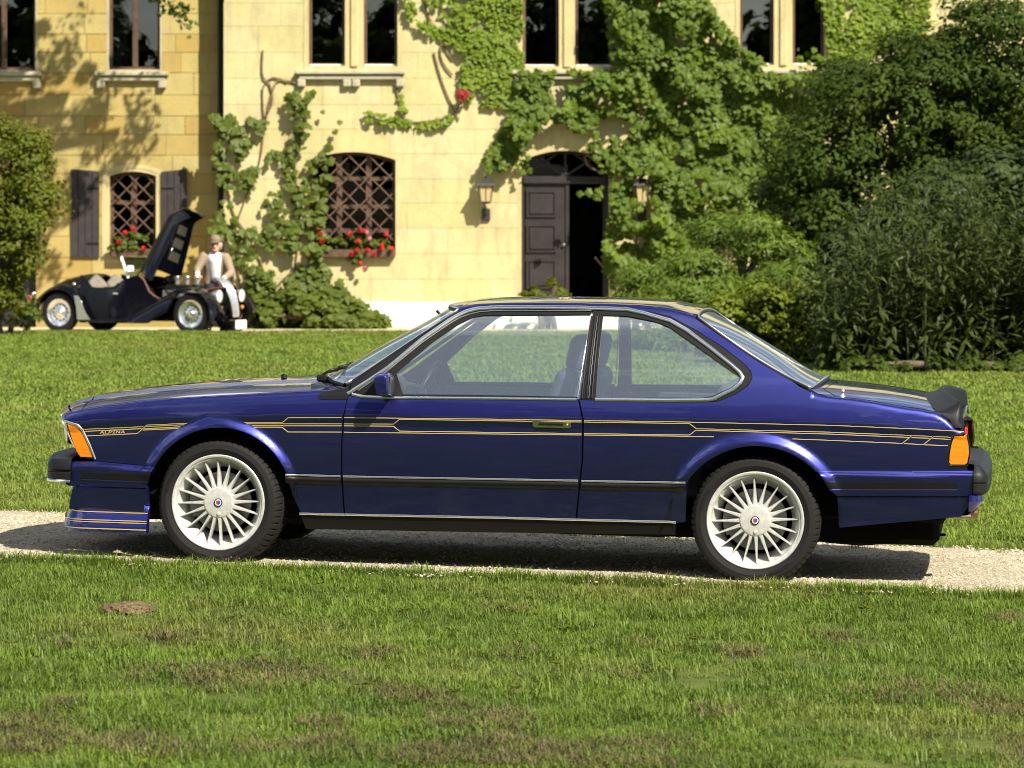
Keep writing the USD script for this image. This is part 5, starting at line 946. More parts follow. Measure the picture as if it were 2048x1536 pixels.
pts = np.array([(300, -60), (325, 0), (345, 20), (360, 40), (375, 58)], float); ln = smooth_line(np.c_[BX(pts[:, 0], 63), np.full(5, 63.0), BZ(pts[:, 1], 63)], .05); obj('stem', tube(ln, .008, 5), 'bark', tw)
p = ln[rng.integers(8, len(ln), 55)] + rng.normal(0, .09, (55, 3)); p2 = np.c_[BX(rng.uniform(340, 382, 22), 63), 63 + rng.normal(0, .1, 22), BZ(rng.uniform(2, 30, 22), 63)]; p = np.vstack([p, p2])
foliage(tw, 'leaves', p, rand_dir(77, rng) + [0, -.6, .5], rand_dir(77, rng) + [0, 0, -.8], .11, 'lobed', 'vine_leaf')
# garden trees behind the photographer: the windows and the paint mirror them
proto = None
for i, (x, y, k) in enumerate([(-38, -8, 1.05), (-31, -5, .92), (-24.5, -8, 1.08), (-17.0, -6, .9), (-9.5, -9, 1.05), (-2.5, -7, .95), (4.5, -10, 1.1), (12, -7, .92), (19.5, -9, 1.05), (27, -8, .95), (35, -10, 1.1), (44, -8, 1.0)]):
    if proto is None:
        proto = tree('garden_tree', 'broad leafy garden tree in the row behind the photographer', (0, 0, 0), 9, [((0, 0, 9), (3.6, 3.6, 3.2)), ((2.4, .6, 7.2), (2.4, 2.4, 1.8)), ((-2.6, -.4, 7.0), (2.5, 2.3, 1.8)), ((0.2, 2.2, 7.4), (2.4, 2.2, 1.8)), ((0, -2.2, 7.0), (2.4, 2.2, 1.8)), ((.4, 0, 11.6), (2.0, 2.0, 1.5)), ((-1.5, 0, 4.6), (2.2, 2.2, 1.4)), ((1.6, 0.5, 4.4), (2.0, 2.2, 1.3))], 9000, 0.55, 'blob', 'dark_leaf', 61, .30, group='garden trees behind the photographer', clump=.8)
        o = proto
    else:
        o = UsdGeom.Xform.Define(stage, numbered('/World', 'garden_tree')); o.GetPrim().GetReferences().AddInternalReference(proto.GetPath()); o.GetPrim().SetInstanceable(True)
        tag(o, 'broad leafy garden tree in the row behind the photographer', 'tree', 'garden trees behind the photographer')
    o.ClearXformOpOrder(); o.AddTransformOp(opSuffix='place').Set(Gf.Matrix4d(*(np.array([[math.cos(i * 1.7) * k, math.sin(i * 1.7) * k, 0, 0], [-math.sin(i * 1.7) * k, math.cos(i * 1.7) * k, 0, 0], [0, 0, k, 0], [x, y, 0, 1.0]]).ravel().tolist())))
# ---------------------------------------------------------------- grass
def grass_look(name, k):
  look(name, {'g': ('geometry', {}), 'n': ('noise_texture', {'scale': 1.5, 'detail': 5.0, 'roughness': 0.65}), 'n2': ('noise_texture', {'scale': 0.45, 'detail': 4.0}), 'h': ('math', {'math_type': 'multiply', 'value2': 0.40}), 'a': ('math', {'math_type': 'multiply_add', 'value2': 0.60}),
    'r': ('rgb_ramp', {'ramp': [(q, tuple(np.array(c) * k)) for q, c in [(0.22, (0.065, 0.110, 0.014)), (0.45, (0.125, 0.195, 0.022)), (0.62, (0.175, 0.235, 0.032)), (0.74, (0.24, 0.245, 0.060)), (0.88, (0.32, 0.27, 0.100))]]}),
    'r2': ('rgb_ramp', {'ramp': [(0.53, (0, 0, 0)), (0.75, (0.55, 0.55, 0.55))]}), 'mx': ('mix_color', {'b': (0.24, 0.205, 0.065)}),
    'p': ('principled_bsdf', {'roughness': 0.5, 'specular_ior_level': 0.25}), 't': ('translucent_bsdf', {}), 'm': ('mix_closure', {'fac': 0.35})},
    [('g.position', 'n.vector'), ('g.position', 'n2.vector'), ('g.random_per_island', 'h.value1'), ('n.fac', 'a.value1'), ('h.value', 'a.value3'), ('a.value', 'r.fac'), ('n2.fac', 'r2.fac'), ('r2.color', 'mx.fac'), ('r.color', 'mx.a'), ('mx.result', 'p.base_color'), ('mx.result', 't.color'), ('p.BSDF', 'm.closure1'), ('t.BSDF', 'm.closure2')], 'm.closure')
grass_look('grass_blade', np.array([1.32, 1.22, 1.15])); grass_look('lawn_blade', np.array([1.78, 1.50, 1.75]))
leaf_look('clover_purple', [(0.2, (0.16, 0.03, 0.16)), (0.8, (0.25, 0.06, 0.22))]); leaf_look('hay', [(0.2, (0.085, 0.072, 0.026)), (0.5, (0.21, 0.185, 0.065)), (0.8, (0.38, 0.33, 0.13))], trans=0.15, nscale=3.0)
def blades(n, half, hgt, width, rng, lie=0.35):
    """A tuft: n bent blades on a square of side 2 * half."""
    b = rng.uniform(-half, half, (n, 2)); a = rng.uniform(0, 2 * np.pi, n); h = hgt * rng.uniform(.45, 1.25, n); w = width * rng.uniform(.6, 1.3, n); d = np.c_[np.cos(a), np.sin(a)]; s = np.c_[-d[:, 1], d[:, 0]]; le = lie * rng.uniform(.2, 1.6, n)[:, None]
    z0 = np.zeros(n) - .006; P = [np.c_[b - s * w[:, None] / 2, z0], np.c_[b + s * w[:, None] / 2, z0], np.c_[b + d * le * h[:, None] * .4 + s * w[:, None] * .38, h * .55], np.c_[b + d * le * h[:, None] * .4 - s * w[:, None] * .38, h * .55], np.c_[b + d * le * h[:, None] * 1.1, h * (1 - .25 * le[:, 0])]]
    v = np.stack(P, 1).reshape(-1, 3); f = np.array([(0, 1, 2), (0, 2, 3), (3, 2, 4)])[None] + (np.arange(n) * 5)[:, None, None]; return v, f.reshape(-1, 3)
def is_lawn(x, y, m=0.0): return (y < path_near(x) + m) | (y > path_far(x) - m)
def spread(y0, y1, step, rng, side=1.0, keep=1.0):
    out = []
    y = y0
    while y < y1:
        w = y * 1024 / FPX * 1.03 + side; n = int(2 * w / step); x = -w + (np.arange(n) + rng.random(n)) * step; out.append(np.c_[x, y + rng.uniform(0, step, n)]); y += step
    p = np.vstack(out); return p[rng.random(len(p)) < keep]
def lawn(name, label, cat, protos, pts, rng, mat, smin=.8, smax=1.25, dz=0.0, tilt=0.0):
    root = UsdGeom.PointInstancer.Define(stage, numbered('/World', name)); ps = [obj('tuft', q, mat, root) for q in protos]
    n = len(pts); a = rng.uniform(0, 2 * np.pi, n); z = gz(pts[:, 0], pts[:, 1]) + dz; s = rng.uniform(smin, smax, n)
    instancer(str(root.GetPath()), ps, np.c_[pts, z], np.c_[np.cos(a / 2), np.zeros(n), np.zeros(n), np.sin(a / 2)], np.c_[np.ones(n), np.ones(n), np.ones(n)] * s[:, None], rng.integers(0, len(ps), n))
    return tag(root, label, cat, kind='stuff')
rg = np.random.default_rng(77)
near = spread(9.6, 18.9, 0.125, rg, 1.2); near = near[near[:, 1] < path_near(near[:, 0]) + 0.02 * rg.normal(size=len(near)) - .02]
dens = meshkit.fbm(np.c_[near * 1.6, np.zeros(len(near))], 4, 3); near = near[(dens > 0.36) | (rg.random(len(near)) < .55)]
lawn('near_grass', 'mown green grass with dry patches in front of the gravel path', 'grass', [blades(110, .085, h, .0042, rg, l) for h, l in ((.026, .7), (.034, .8), (.042, .7), (.022, 1.1), (.038, 1.0))], near, rg, 'grass_blade', .7, 1.35)
edge_x = rg.uniform(-4.0, 4.0, 900); edge = np.c_[edge_x, path_near(edge_x) + rg.normal(0, .035, 900) - .01]; edge2x = rg.uniform(-5, 5, 520); edge2 = np.c_[edge2x, path_far(edge2x) + np.abs(rg.normal(0, .10, 520)) - .03]
mid = spread(19.6, 31, 0.21, rg, 2.0); mid = mid[mid[:, 1] > path_far(mid[:, 0]) + .03 * rg.normal(size=len(mid))]
lawn('path_edge_grass', 'longer uncut grass along both edges of the gravel path', 'grass', [blades(26, .05, h, .0045, rg, .7) for h in (.032, .042, .060)], np.vstack([edge, edge2]), rg, 'grass_blade', .7, 1.3)
lawn('middle_lawn', 'green lawn behind the gravel path and the blue coupe', 'grass', [blades(150, .13, h, .0075, rg, .6) for h in (.030, .038, .045, .026)], mid, rg, 'lawn_blade', .8, 1.3)
far = spread(31, 61.6, 0.36, rg, 3.0); far = far[~((far[:, 0] > 2.2) & (far[:, 1] > 46.5))]
lawn('far_lawn', 'sunlit lawn reaching to the drive in front of the house', 'grass', [blades(150, .22, h, .016, rg, .6) for h in (.030, .04, .05)], far, rg, 'lawn_blade', .8, 1.3)
# raked clippings and bare clumps in the foreground
qx, qy = rg.uniform(-40, 2088, 9000), rg.uniform(1215, 1540, 9000); D = FPX * (HCAM - .02) / (qy - 460); f = meshkit.fbm(np.c_[(qx - 1024) / FPX * D * 2.3, D * 1.1, 0 * D], 4, 21) + 0.00030 * (qy - 1400)
hp = np.c_[(qx - 1024) / FPX * D, D][f + .035 * rg.normal(size=len(f)) > 0.645]
for a, b, rx, ry in [(750, 1325, 34, 9), (1665, 1265, 60, 8), (2010, 1222, 36, 8), (1490, 1300, 26, 8), (1830, 1362, 26, 9), (1430, 1425, 28, 10), (640, 1462, 26, 7), (330, 1300, 34, 7), (120, 1440, 40, 8), (900, 1462, 34, 8)]:
    n = 20; qx, qy = rg.normal(a, rx * .55, n), rg.normal(b, ry * .5, n); D = FPX * (HCAM - 0.02) / (qy - 460); hp = np.vstack([hp, np.c_[(qx - 1024) / FPX * D, D]])
hp = hp[hp[:, 1] < path_near(hp[:, 0]) - .3]
def straw(n, half, rng):
    v, f = blades(n, half, .016, .0034, rng, 3.0); v[:, 2] += rng.uniform(.012, .034, n).repeat(5); return v, f
lawn('grass_clippings', 'brown raked grass clippings lying in the near lawn', 'grass clippings', [straw(16, .055, rg) for _ in range(4)], hp, rg, 'hay', .6, 1.3, tilt=.1)
# molehill and small broad-leaved weeds
mh = trimesh.creation.icosphere(4, 1.0); v = np.array(mh.vertices); r = 1 + .35 * (meshkit.fbm(v * 3.0, 4, 5) - .5) + .22 * (meshkit.noise(v * 14, 3) - .5); v = v * r[:, None] * [.125, .110, .046]
D0 = FPX * (HCAM - .05) / (1232 - 460); mottled('loose_soil', (0.075, 0.052, 0.028), (0.17, 0.125, 0.070), 40.0, rough=1.0, bump=1.0, bscale=120.0, spec=0.05)
tag(obj('molehill', (v + [(255 - 1024) / FPX * D0, D0, float(gz(-1.4, D0)) + .012], np.array(mh.faces)), 'loose_soil', smooth=True), 'small brown molehill of loose soil on the near lawn below the front bumper', 'molehill')
def rosette(n, rng):
    a = rng.uniform(0, 2 * np.pi, n); t = np.c_[np.cos(a), np.sin(a), rng.uniform(.1, .7, n)]; s = rng.uniform(.016, .034, n); V, F, _, _ = leaves(t * s[:, None] * .6 + [0, 0, .02], np.c_[-.3 * t[:, :2], np.ones(n)], t, s, 'oval'); return V.reshape(-1, 3), F
wp = spread(11.0, 17.3, .42, rg, .3, .5); wp = wp[wp[:, 1] < path_near(wp[:, 0]) - .1]
lawn('lawn_weeds', 'small broad-leaved weeds scattered through the near lawn', 'weeds', [rosette(14, rg), rosette(9, rg), rosette(20, rg)], wp, rg, 'light_leaf', .7, 1.3)
tall = spread(11.0, 17.4, .30, rg, .3, .55); tall = tall[(tall[:, 1] < path_near(tall[:, 0]) - .05) & (meshkit.fbm(np.c_[tall * .9, 0 * tall[:, :1]], 3, 9) > .48)]
lawn('tall_tufts', 'longer tufts of grass missed by the mower on the near lawn', 'grass', [blades(16, .04, h, .0042, rg, 1.1) for h in (.06, .075, .09)], tall, rg, 'grass_blade', .7, 1.3)
# weeds on the path
wx = rg.uniform(-3, 3, 26); wy = np.array([path_near(x) + abs(rg.normal(.05, .12)) for x in wx]); lawn('path_weeds', 'small weeds growing on the gravel path', 'weeds', [blades(40, .05, .05, .007, rg, .9)], np.vstack([np.c_[wx, wy], [[(1700 - 1024) / FPX * 17.75, 17.75]] * 4]), rg, 'grass_blade', .5, 1.2)
cl = np.array([(450, 1118), (462, 1126), (470, 1120), (478, 1128), (440, 1122), (452, 1130), (1600, 1160), (1620, 1168), (1650, 1172), (488, 1124), (910, 1132), (980, 1136), (1560, 1162)], float); Dc = FPX * (HCAM - .07) / (cl[:, 1] - 460)
tag(obj('clover_flowers', [moved(trimesh.creation.icosphere(1, .006), ((a - 1024) / FPX * d, d, float(gz((a - 1024) / FPX * d, d)) + .045)) for (a, b), d in zip(cl, Dc)], 'clover_purple'), 'tiny purple clover heads in the grass by the front wheel', 'clover', kind='stuff')
# loose stones on the path
mottled('pebble', (0.22, 0.18, 0.12), (0.55, 0.49, 0.37), 25.0, rough=0.95, spec=0.1)
def pebbles(n, half, rng):
    out = []
    for _ in range(n):
        q = trimesh.creation.icosahedron(); s = rng.uniform(.0025, .0085); out.append((np.array(q.vertices) * s * rng.uniform(.5, 1.2, 3) * [1, 1, .7] + [*rng.uniform(-half, half, 2), s * .2], np.array(q.faces)))
    return join(out)
qx = rg.uniform(-4.2, 4.2, 1500); qt = rg.random(1500); pp = np.c_[qx, path_near(qx) + (path_far(qx) - path_near(qx)) * qt]
lawn('gravel_stones', 'loose pale pebbles lying on the gravel path', 'pebbles', [pebbles(34, .11, rg) for _ in range(4)], pp, rg, 'pebble', .7, 1.3, dz=.018)
qx = rg.uniform(-4.2, 4.2, 900); pe = np.r_[np.c_[qx[:450], path_near(qx[:450]) + np.abs(rg.normal(0, .10, 450))], np.c_[qx[450:], path_far(qx[450:]) - np.abs(rg.normal(0, .16, 450))]]; pe = pe[meshkit.fbm(np.c_[pe * 2.2, 0 * pe[:, :1]], 3, 4) > .5]
lawn('path_edge_tufts', 'sparse grass tufts creeping in from both sides of the gravel path', 'grass', [blades(18, .035, h, .0042, rg, .9) for h in (.025, .035, .045)], pe, rg, 'grass_blade', .6, 1.2, dz=.012)
# ---------------------------------------------------------------- the old black roadster before the house
RTH = math.radians(25.0); RX, RY_ = -7.36, 63.62      # rear axle, middle
ROAD_S = 1.06
roadster = thing('vintage_roadster', 'black pre-war open roadster with its bonnet raised parked before the house', 'car', (RX, RY_, -0.05), -math.degrees(RTH)); roadster.AddScaleOp().Set((ROAD_S,) * 3)
mottled('pleated_leather', (0.13, 0.11, 0.085), (0.19, 0.165, 0.13), 18.0, rough=0.6); plain('engine_grey', (0.30, 0.30, 0.29), 0.4, metal=0.5); plain('edge_leather', (0.12, 0.035, 0.025), 0.5)
plain('old_paint', (0.003, 0.003, 0.006), 0.10, spec=0.4); plain('bright_plate', (0.72, 0.72, 0.73), 0.16, metal=0.85); plain('plate_white', (0.78, 0.78, 0.76), 0.45); plain('louvre_grey', (0.16, 0.15, 0.115), 0.6)
WB2, HZ, R2 = 2.42, 0.33, 0.33
_bw = PchipInterpolator([-.72, -.62, -.40, 0, .40, .8, 1.1, 1.36, 1.7, 2.1, 2.45, 2.78], [.10, .28, .50, .62, .66, .66, .62, .55, .48, .40, .28, .18]); _bt = PchipInterpolator([-.72, -.60, -.35, 0, .30, .42, .60, .95, 1.10, 1.36, 1.42, 1.55, 1.75, 2.1, 2.45, 2.78], [.42, .60, .79, .91, .95, .90, .72, .72, .84, .92, .90, .66, .55, .58, .70, .74])
def sections(xs, n=15, top=_bt, w=_bw, bot=lambda x: 0.22 + 0 * x, p=2.6):
    a = np.linspace(-math.pi / 2, math.pi / 2, n); V = []
    for x in xs:
        zt, zb, ww = float(top(x)), float(bot(x)), float(w(x)); c, s = np.cos(a), np.sin(a); e = 2 / p
        yy = ww * np.sign(s) * np.abs(s) ** e; zz = zb + (zt - zb) * np.abs(c) ** e
        V.append(np.c_[np.full(n, x), yy, zz])
    return np.array(V)
V = sections(np.r_[np.linspace(-.72, .42, 24)]); obj('tail', (V.reshape(-1, 3), grid_faces(*V.shape[:2])[:, ::-1]), 'old_paint', roadster, smooth=50)
# scuttle, side panels with the low-cut doors, engine bay sides
V = sections(np.linspace(1.05, 1.40, 8)); obj('scuttle', (V.reshape(-1, 3), grid_faces(*V.shape[:2])[:, ::-1]), 'old_paint', roadster, smooth=50)
xs = np.linspace(.36, 2.76, 60)
for s in (-1, 1):
    v = np.array([[(x, s * (float(_bw(x)) - .02 * k * k), .22 + (float(_bt(x)) - .22) * k) for k in (0, .3, .6, .85, 1.0)] for x in xs]); m = (v.reshape(-1, 3), grid_faces(60, 5))
    q = v.copy(); q[:, :, 1] -= s * .025; obj('body_side', [m, (q.reshape(-1, 3), grid_faces(60, 5)[:, ::-1])], 'old_paint', roadster, smooth=50)
    e = v[:, -1][(xs > 1.36)]; obj('bay_edge', tube(e[::2], 0.014, 6), 'edge_leather', roadster, smooth=True)
    e = v[:, -1][(xs > .40) & (xs < 1.12)]; obj('cockpit_edge', tube(e[::2], 0.016, 6), 'old_paint', roadster, smooth=True)
obj('floor', bx(-.5, 2.5, -.45, .45, .2, .3, .02), 'void', roadster)
for y in (-.3, .3):
    st = obj('seat', [bx(.50, .95, y - .26, y + .26, .34, .52, .05)], 'pleated_leather', roadster)
    for k in range(9): yy = y - .24 + .06 * k; obj('pleat', tube([(.58, yy, .50), (.50, yy, .72), (.44, yy, .93 - .02 * abs(k - 4) ** 1.3)], (.032, .034, .028), 8), 'pleated_leather', st, smooth=True)
for y in np.linspace(-.62, -.50, 2):
    pass
for k in range(10): obj('door_pleat', tube([(.46 + .062 * k, .60, .48), (.46 + .062 * k, .605, .86 - .004 * (k - 3) ** 2)], .030, 8), 'pleated_leather', roadster, smooth=True)
# wings
def wing(prof, hub, R, s, name):
    p = smooth_line(np.array(prof), .06); out = []
    for x, z in p:
        d = R * R - (x - hub) ** 2; lip = HZ + math.sqrt(d) if d > 0 else 0.20; lip = min(lip, z - .03) if d > 0 else min(max(.17, z - .32), z - .03)
        out.append([(x, s * y, max(zz, lip)) for y, zz in ((.40, z - .05), (.50, z), (.60, z - .012), (.68, z - .05), (.735, z - .12), (.76, z - .2))] + [(x, s * .762, lip), (x, s * .70, lip)])
    v = np.array(out); return obj(name, (v.reshape(-1, 3), grid_faces(*v.shape[:2]) if s > 0 else grid_faces(*v.shape[:2])[:, ::-1]), 'old_paint', roadster, smooth=60)
for s in (-1, 1):
    wing([(-.66, .22), (-.58, .42), (-.42, .60), (-.2, .74), (0.02, .79), (.20, .75), (.34, .62), (.44, .45), (.52, .27)], 0.0, .37, s, 'rear_wing')
    wing([(1.05, .22), (1.30, .33), (1.60, .47), (1.92, .63), (2.18, .73), (2.40, .745), (2.62, .68), (2.78, .54), (2.86, .36)], WB2, .37, s, 'front_wing')
    obj('running_board', bx(.45, 1.2, s * .55, s * .76, .18, .22, .01), 'old_paint', roadster)
    g = [(.30 + .028 * k + .0, s * (.768 + .004), .62 - .012 * k * k) for k in range(2)]
    v = np.array([[(x0, s * .772, z) for x0, z in ((a, zz), (b, zz))] for a, b, zz in ((.32, .40, .60), (.34, .44, .52), (.36, .49, .42), (.37, .54, .32), (.38, .62, .22))]); obj('stone_guard', join([(v.reshape(-1, 3), grid_faces(5, 2)), (v.reshape(-1, 3) - [0, s * .01, 0], grid_faces(5, 2)[:, ::-1])]), 'bright_plate', roadster)
    for nm, x in (('wheel', 0.0), ('wheel', WB2)):
        w = UsdGeom.Xform.Define(stage, numbered(path_of(roadster), 'wheel')); w.AddTranslateOp().Set((x, s * .64, HZ)); w.AddRotateZOp().Set(0.0 if s < 0 else 180.0)
        obj('tyre', lathe([(.215, -.06), (.235, -.078), (.28, -.080), (.315, -.062), (.33, -.03), (.33, .03), (.315, .062), (.28, .08), (.235, .078), (.215, .06)], 48), 'tyre', w, smooth=40)
        obj('rim', lathe([(.0, -.045), (.05, -.045), (.10, -.030), (.15, -.026), (.175, -.040), (.19, -.045), (.200, -.050), (.218, -.066), (.222, -.058), (.215, .05)], 48), 'bright_plate', w, smooth=40)
        obj('hub_cap', lathe([(.0, -.085), (.03, -.08), (.055, -.06), (.062, -.04)], 32), 'chrome', w, smooth=True)
        for a in np.arange(12) * np.pi / 6: obj('wheel_slot', moved(bx(-.008, .008, -.002, .004, -.016, .016, .001), (.128 * math.cos(a), -.030, .128 * math.sin(a)), ry=-a + math.pi / 2), 'void', w)
    # lamps
    hl = obj('headlamp', moved(lathe([(0, -.20), (.05, -.17), (.09, -.08), (.105, 0), (.10, .012)], 32, 'x'), (2.74, s * .36, .60)), 'bright_plate', roadster, smooth=True)
    obj('lens', moved(lathe([(0, .030), (.06, .022), (.098, .004)], 32, 'x'), (2.745, s * .36, .60)), 'lamp_glass', hl, smooth=True)
    obj('indicator', moved(trimesh.creation.icosphere(2, .03), (2.76, s * .34, .42)), 'amber_lens', roadster, smooth=True)
    obj('tail_lamp', moved(trimesh.creation.icosphere(2, .035), (-.60, s * .5, .62), s=(1, 1, 1)), 'chrome', roadster, smooth=True)
# tall curved twin grille
for s in (-1, 1):
    c = np.array([(2.56, .88), (2.66, .81), (2.77, .66), (2.83, .48), (2.86, .28)]); cl = smooth_line(c, .05)
    fr = np.vstack([np.c_[cl[:, 0], np.full(len(cl), s * .015), cl[:, 1]], np.c_[cl[:, 0] - .02, s * (.125 - .05 * np.linspace(0, 1, len(cl))), cl[:, 1]][::-1]])
    gr = obj('grille', tube(np.vstack([fr, fr[:1]]), .020, 8, cap=False), 'bright_plate', roadster, smooth=True)
    for k in range(5):
        t = (k + .5) / 5; obj('slat', tube(np.c_[cl[:, 0] - .02 * t, s * (.015 + (.11 - .05 * np.linspace(0, 1, len(cl))) * t), cl[:, 1]], .007, 6), 'bright_plate', gr, smooth=True)
    back = np.stack([np.c_[cl[:, 0] - .03, np.full(len(cl), 0), cl[:, 1]], np.c_[cl[:, 0] - .05, np.full(len(cl), s * .14), cl[:, 1]]], 1); obj('grille_back', (back.reshape(-1, 3), np.vstack([grid_faces(len(cl), 2), grid_faces(len(cl), 2)[:, ::-1]])), 'void', gr)
obj('number_plate', bx(2.925, 2.935, -.17, .17, .08, .22, .004), 'plate_white', roadster); obj('plate_bracket', [bx(2.60, 2.925, -.02, .02, .14, .20), bx(2.5, 2.62, -.5, .5, .25, .31, .02)], 'black_satin', roadster)
# engine
en = obj('engine', [bx(1.55, 2.25, -.13, .13, .35, .70, .03), bx(1.6, 2.2, -.24, -.13, .42, .58, .03), bx(1.62, 1.95, -.36, -.20, .40, .55, .03)], 'engine_grey', roadster)
obj('rocker_cover', bx(1.58, 2.22, -.08, .08, .69, .78, .03), 'black_satin', en)
for x in (1.78, 1.96, 2.14): obj('carburettor', [moved(lathe([(0.0, .10), (.05, .11), (.055, .10), (.035, .05), (.035, -.05), (0, -.05)], 20, 'z'), (x, -.02, .80))], 'bright_plate', en, smooth=40)
for k in range(4): obj('exhaust_port', tube([(1.66 + .16 * k, -.12, .56), (1.68 + .16 * k, -.24, .52), (1.74 + .16 * k, -.28, .40)], .028, 8), 'dull_steel', en, smooth=True)
for y0, z0 in ((-.05, .74), (.05, .70)): obj('hose', tube(smooth_line([(1.45, y0, .72), (1.7, y0 - .2, z0), (2.0, y0 - .22, z0 - .06), (2.35, y0, .62)], .06), .014, 6), 'black_rubber', en, smooth=True)
# raised bonnet, hinged at the scuttle
ang = math.radians(62); ux, uz = math.cos(ang), math.sin(ang); nx, nz = math.sin(ang), -math.cos(ang)
L = np.linspace(0, 1.16, 16); A = np.linspace(-1, 1, 21); S = np.zeros((16, 21, 3))
for i, l in enumerate(L):
    k = l / 1.16; w = .44 - .24 * k ** 1.2; dep = .40 - .12 * k; e = np.sign(A) * np.abs(np.sin(A * math.pi / 2)) ** .8
    d = dep * (1 - np.cos(A * math.pi / 2)) ** 1.1 - (.05 * max(0, k - .85) / .15) * -3
    S[i] = np.c_[1.20 + ux * l + nx * d, w * e, 1.03 + uz * l + nz * d]
inner = S + np.array([nx, 0, nz]) * .016; gf = grid_faces(16, 21)
bn = obj('raised_bonnet', [(S.reshape(-1, 3), gf), (inner.reshape(-1, 3), gf[:, ::-1])], 'old_paint', roadster, smooth=60)
rim_ = np.vstack([S[:, 0], S[-1, 1:-1], S[::-1, -1]]); obj('bonnet_edge', tube(rim_, .016, 6), 'old_paint', bn, smooth=True); obj('bonnet_strap', bx(1.62, 1.66, -.2, .2, 1.66, 1.70), 'old_paint', bn)
for j0, j1 in ((2, 5), (15, 18)):
    for i0, i1 in ((3, 6), (6, 9), (9, 12)):
        q = inner[i0:i1, j0:j1 + 1] + np.array([nx, 0, nz]) * .006; q = q[:-1] if False else q
        obj('louvre_panel', [(q.reshape(-1, 3), grid_faces(*q.shape[:2])), (q.reshape(-1, 3), grid_faces(*q.shape[:2])[:, ::-1])], 'louvre_grey', bn)
# windscreen folded flat glass frames, steering wheel
for y in (-.42, .42): obj('screen_post', tube([(1.12, y, .86), (1.06, y, 1.02), (.98, y, 1.22)], .022, 8), 'plate_white', roadster, smooth=True)
ws = obj('screen_frame', tube(resample([(1.10, -.44, .90), (.98, -.44, 1.22), (.98, .44, 1.22), (1.10, .44, .90)], .08, closed=True), .012, 6), 'chrome', roadster, smooth=True)
obj('screen_glass', hull([(1.10, -.44, .90), (.98, -.44, 1.22), (.98, .44, 1.22), (1.10, .44, .90), (1.106, -.44, .90), (.986, -.44, 1.22), (.986, .44, 1.22), (1.106, .44, .90)]), 'dark_glass', ws)
obj('rear_mirror', hull([(1.16, y, z) for y in (-.52, -.36) for z in (.98, 1.08)] + [(1.19, y, z) for y in (-.50, -.38) for z in (.99, 1.07)]), 'plate_white', roadster)
ring = np.c_[.0 * np.arange(25), .2 * np.cos(np.arange(25) * np.pi / 12), .2 * np.sin(np.arange(25) * np.pi / 12)]; obj('steering_wheel', moved(tube(ring, .014, 6, cap=False), (.93, .3, .84), ry=.35), 'black_satin', roadster, smooth=True)
# lights on the wings
obj('door_handle', tube([(.98, -.655, .64), (1.06, -.645, .64)], .012, 6), 'chrome', roadster); obj('filler_cap', moved(trimesh.creation.icosphere(2, .03), (.22, -.60, .78)), 'chrome', roadster, smooth=True)
# drive in front of the house
mottled('drive_gravel', (0.34, 0.28, 0.17), (0.56, 0.48, 0.32), 12.0, rough=0.95, bump=0.8, bscale=60.0, spec=0.1)
dx_ = np.linspace(-30, 30, 61); dyy = np.linspace(61.75, 66.2, 10); DX, DY = np.meshgrid(dx_, dyy, indexing='ij')
tag(obj('drive', (np.stack([DX, DY, gz(DX, DY) + .012 + .006], -1).reshape(-1, 3), grid_faces(61, 10)), 'drive_gravel', smooth=True), 'sandy gravel drive along the front of the house', kind='structure')
# ---------------------------------------------------------------- the man at the engine
import manifold3d as m3
def blob(chains, refine=0.022, it=8):
    """chains: lists of (point, radius); every bone is the hull of the balls at its two ends."""
    parts = []
    for ch in chains:
        for (a, ra), (b, rb) in zip(ch[:-1], ch[1:]):
            parts.append(m3.Manifold.batch_hull([m3.Manifold.sphere(r, 20).translate(list(map(float, p))) for p, r in ((a, ra), (b, rb))]))
    m = m3.Manifold.batch_boolean(parts, m3.OpType.Add).refine_to_length(refine).to_mesh()
    t = trimesh.Trimesh(np.array(m.vert_properties[:, :3]), np.array(m.tri_verts)); trimesh.smoothing.filter_taubin(t, iterations=it); return t
mottled('skin', (0.50, 0.27, 0.18), (0.58, 0.33, 0.23), 20.0, rough=0.5); mottled('tweed', (0.16, 0.12, 0.078), (0.32, 0.25, 0.17), 90.0, rough=0.9, bump=0.3, obj_space=True); plain('shirt', (0.78, 0.78, 0.80), 0.7); plain('trousers', (0.018, 0.018, 0.024), 0.8); mottled('cap_tweed', (0.12, 0.09, 0.06), (0.22, 0.17, 0.11), 90.0, rough=0.9, obj_space=True); plain('hair_grey', (0.30, 0.28, 0.26), 0.8)
MX, MY = -5.07, 63.55
man = thing('person', 'man in flat cap and tweed jacket leaning over the engine of the black roadster', 'person', (MX, MY, -0.05))
hip = [(-.09, .02, .90), (.09, .02, .90)]; sh = [(-.185, -.15, 1.29), (.185, -.15, 1.27)]; el = [(-.30, -.22, 1.06), (.29, -.24, 1.02)]; wr = [(-.27, -.50, 1.00), (.17, -.50, .915)]; neck = (0, -.17, 1.34); head = (.015, -.235, 1.485)
legs = [[((h[0], h[1], .90), .10), ((h[0] * 1.15, -.02, .50), .065), ((h[0] * 1.25, .02, .10), .042), ((h[0] * 1.3, -.12, .05), .036)] for h in hip]
torso = [[((-.08, .02, .93), .115), ((.08, .02, .93), .115)], [((0, .0, .95), .13), ((0, -.06, 1.10), .14), ((0, -.13, 1.24), .14)], [((-.14, -.14, 1.27), .075), ((.14, -.14, 1.26), .075)], [((0, -.13, 1.25), .10), (neck, .058), ((.01, -.20, 1.43), .058)]]
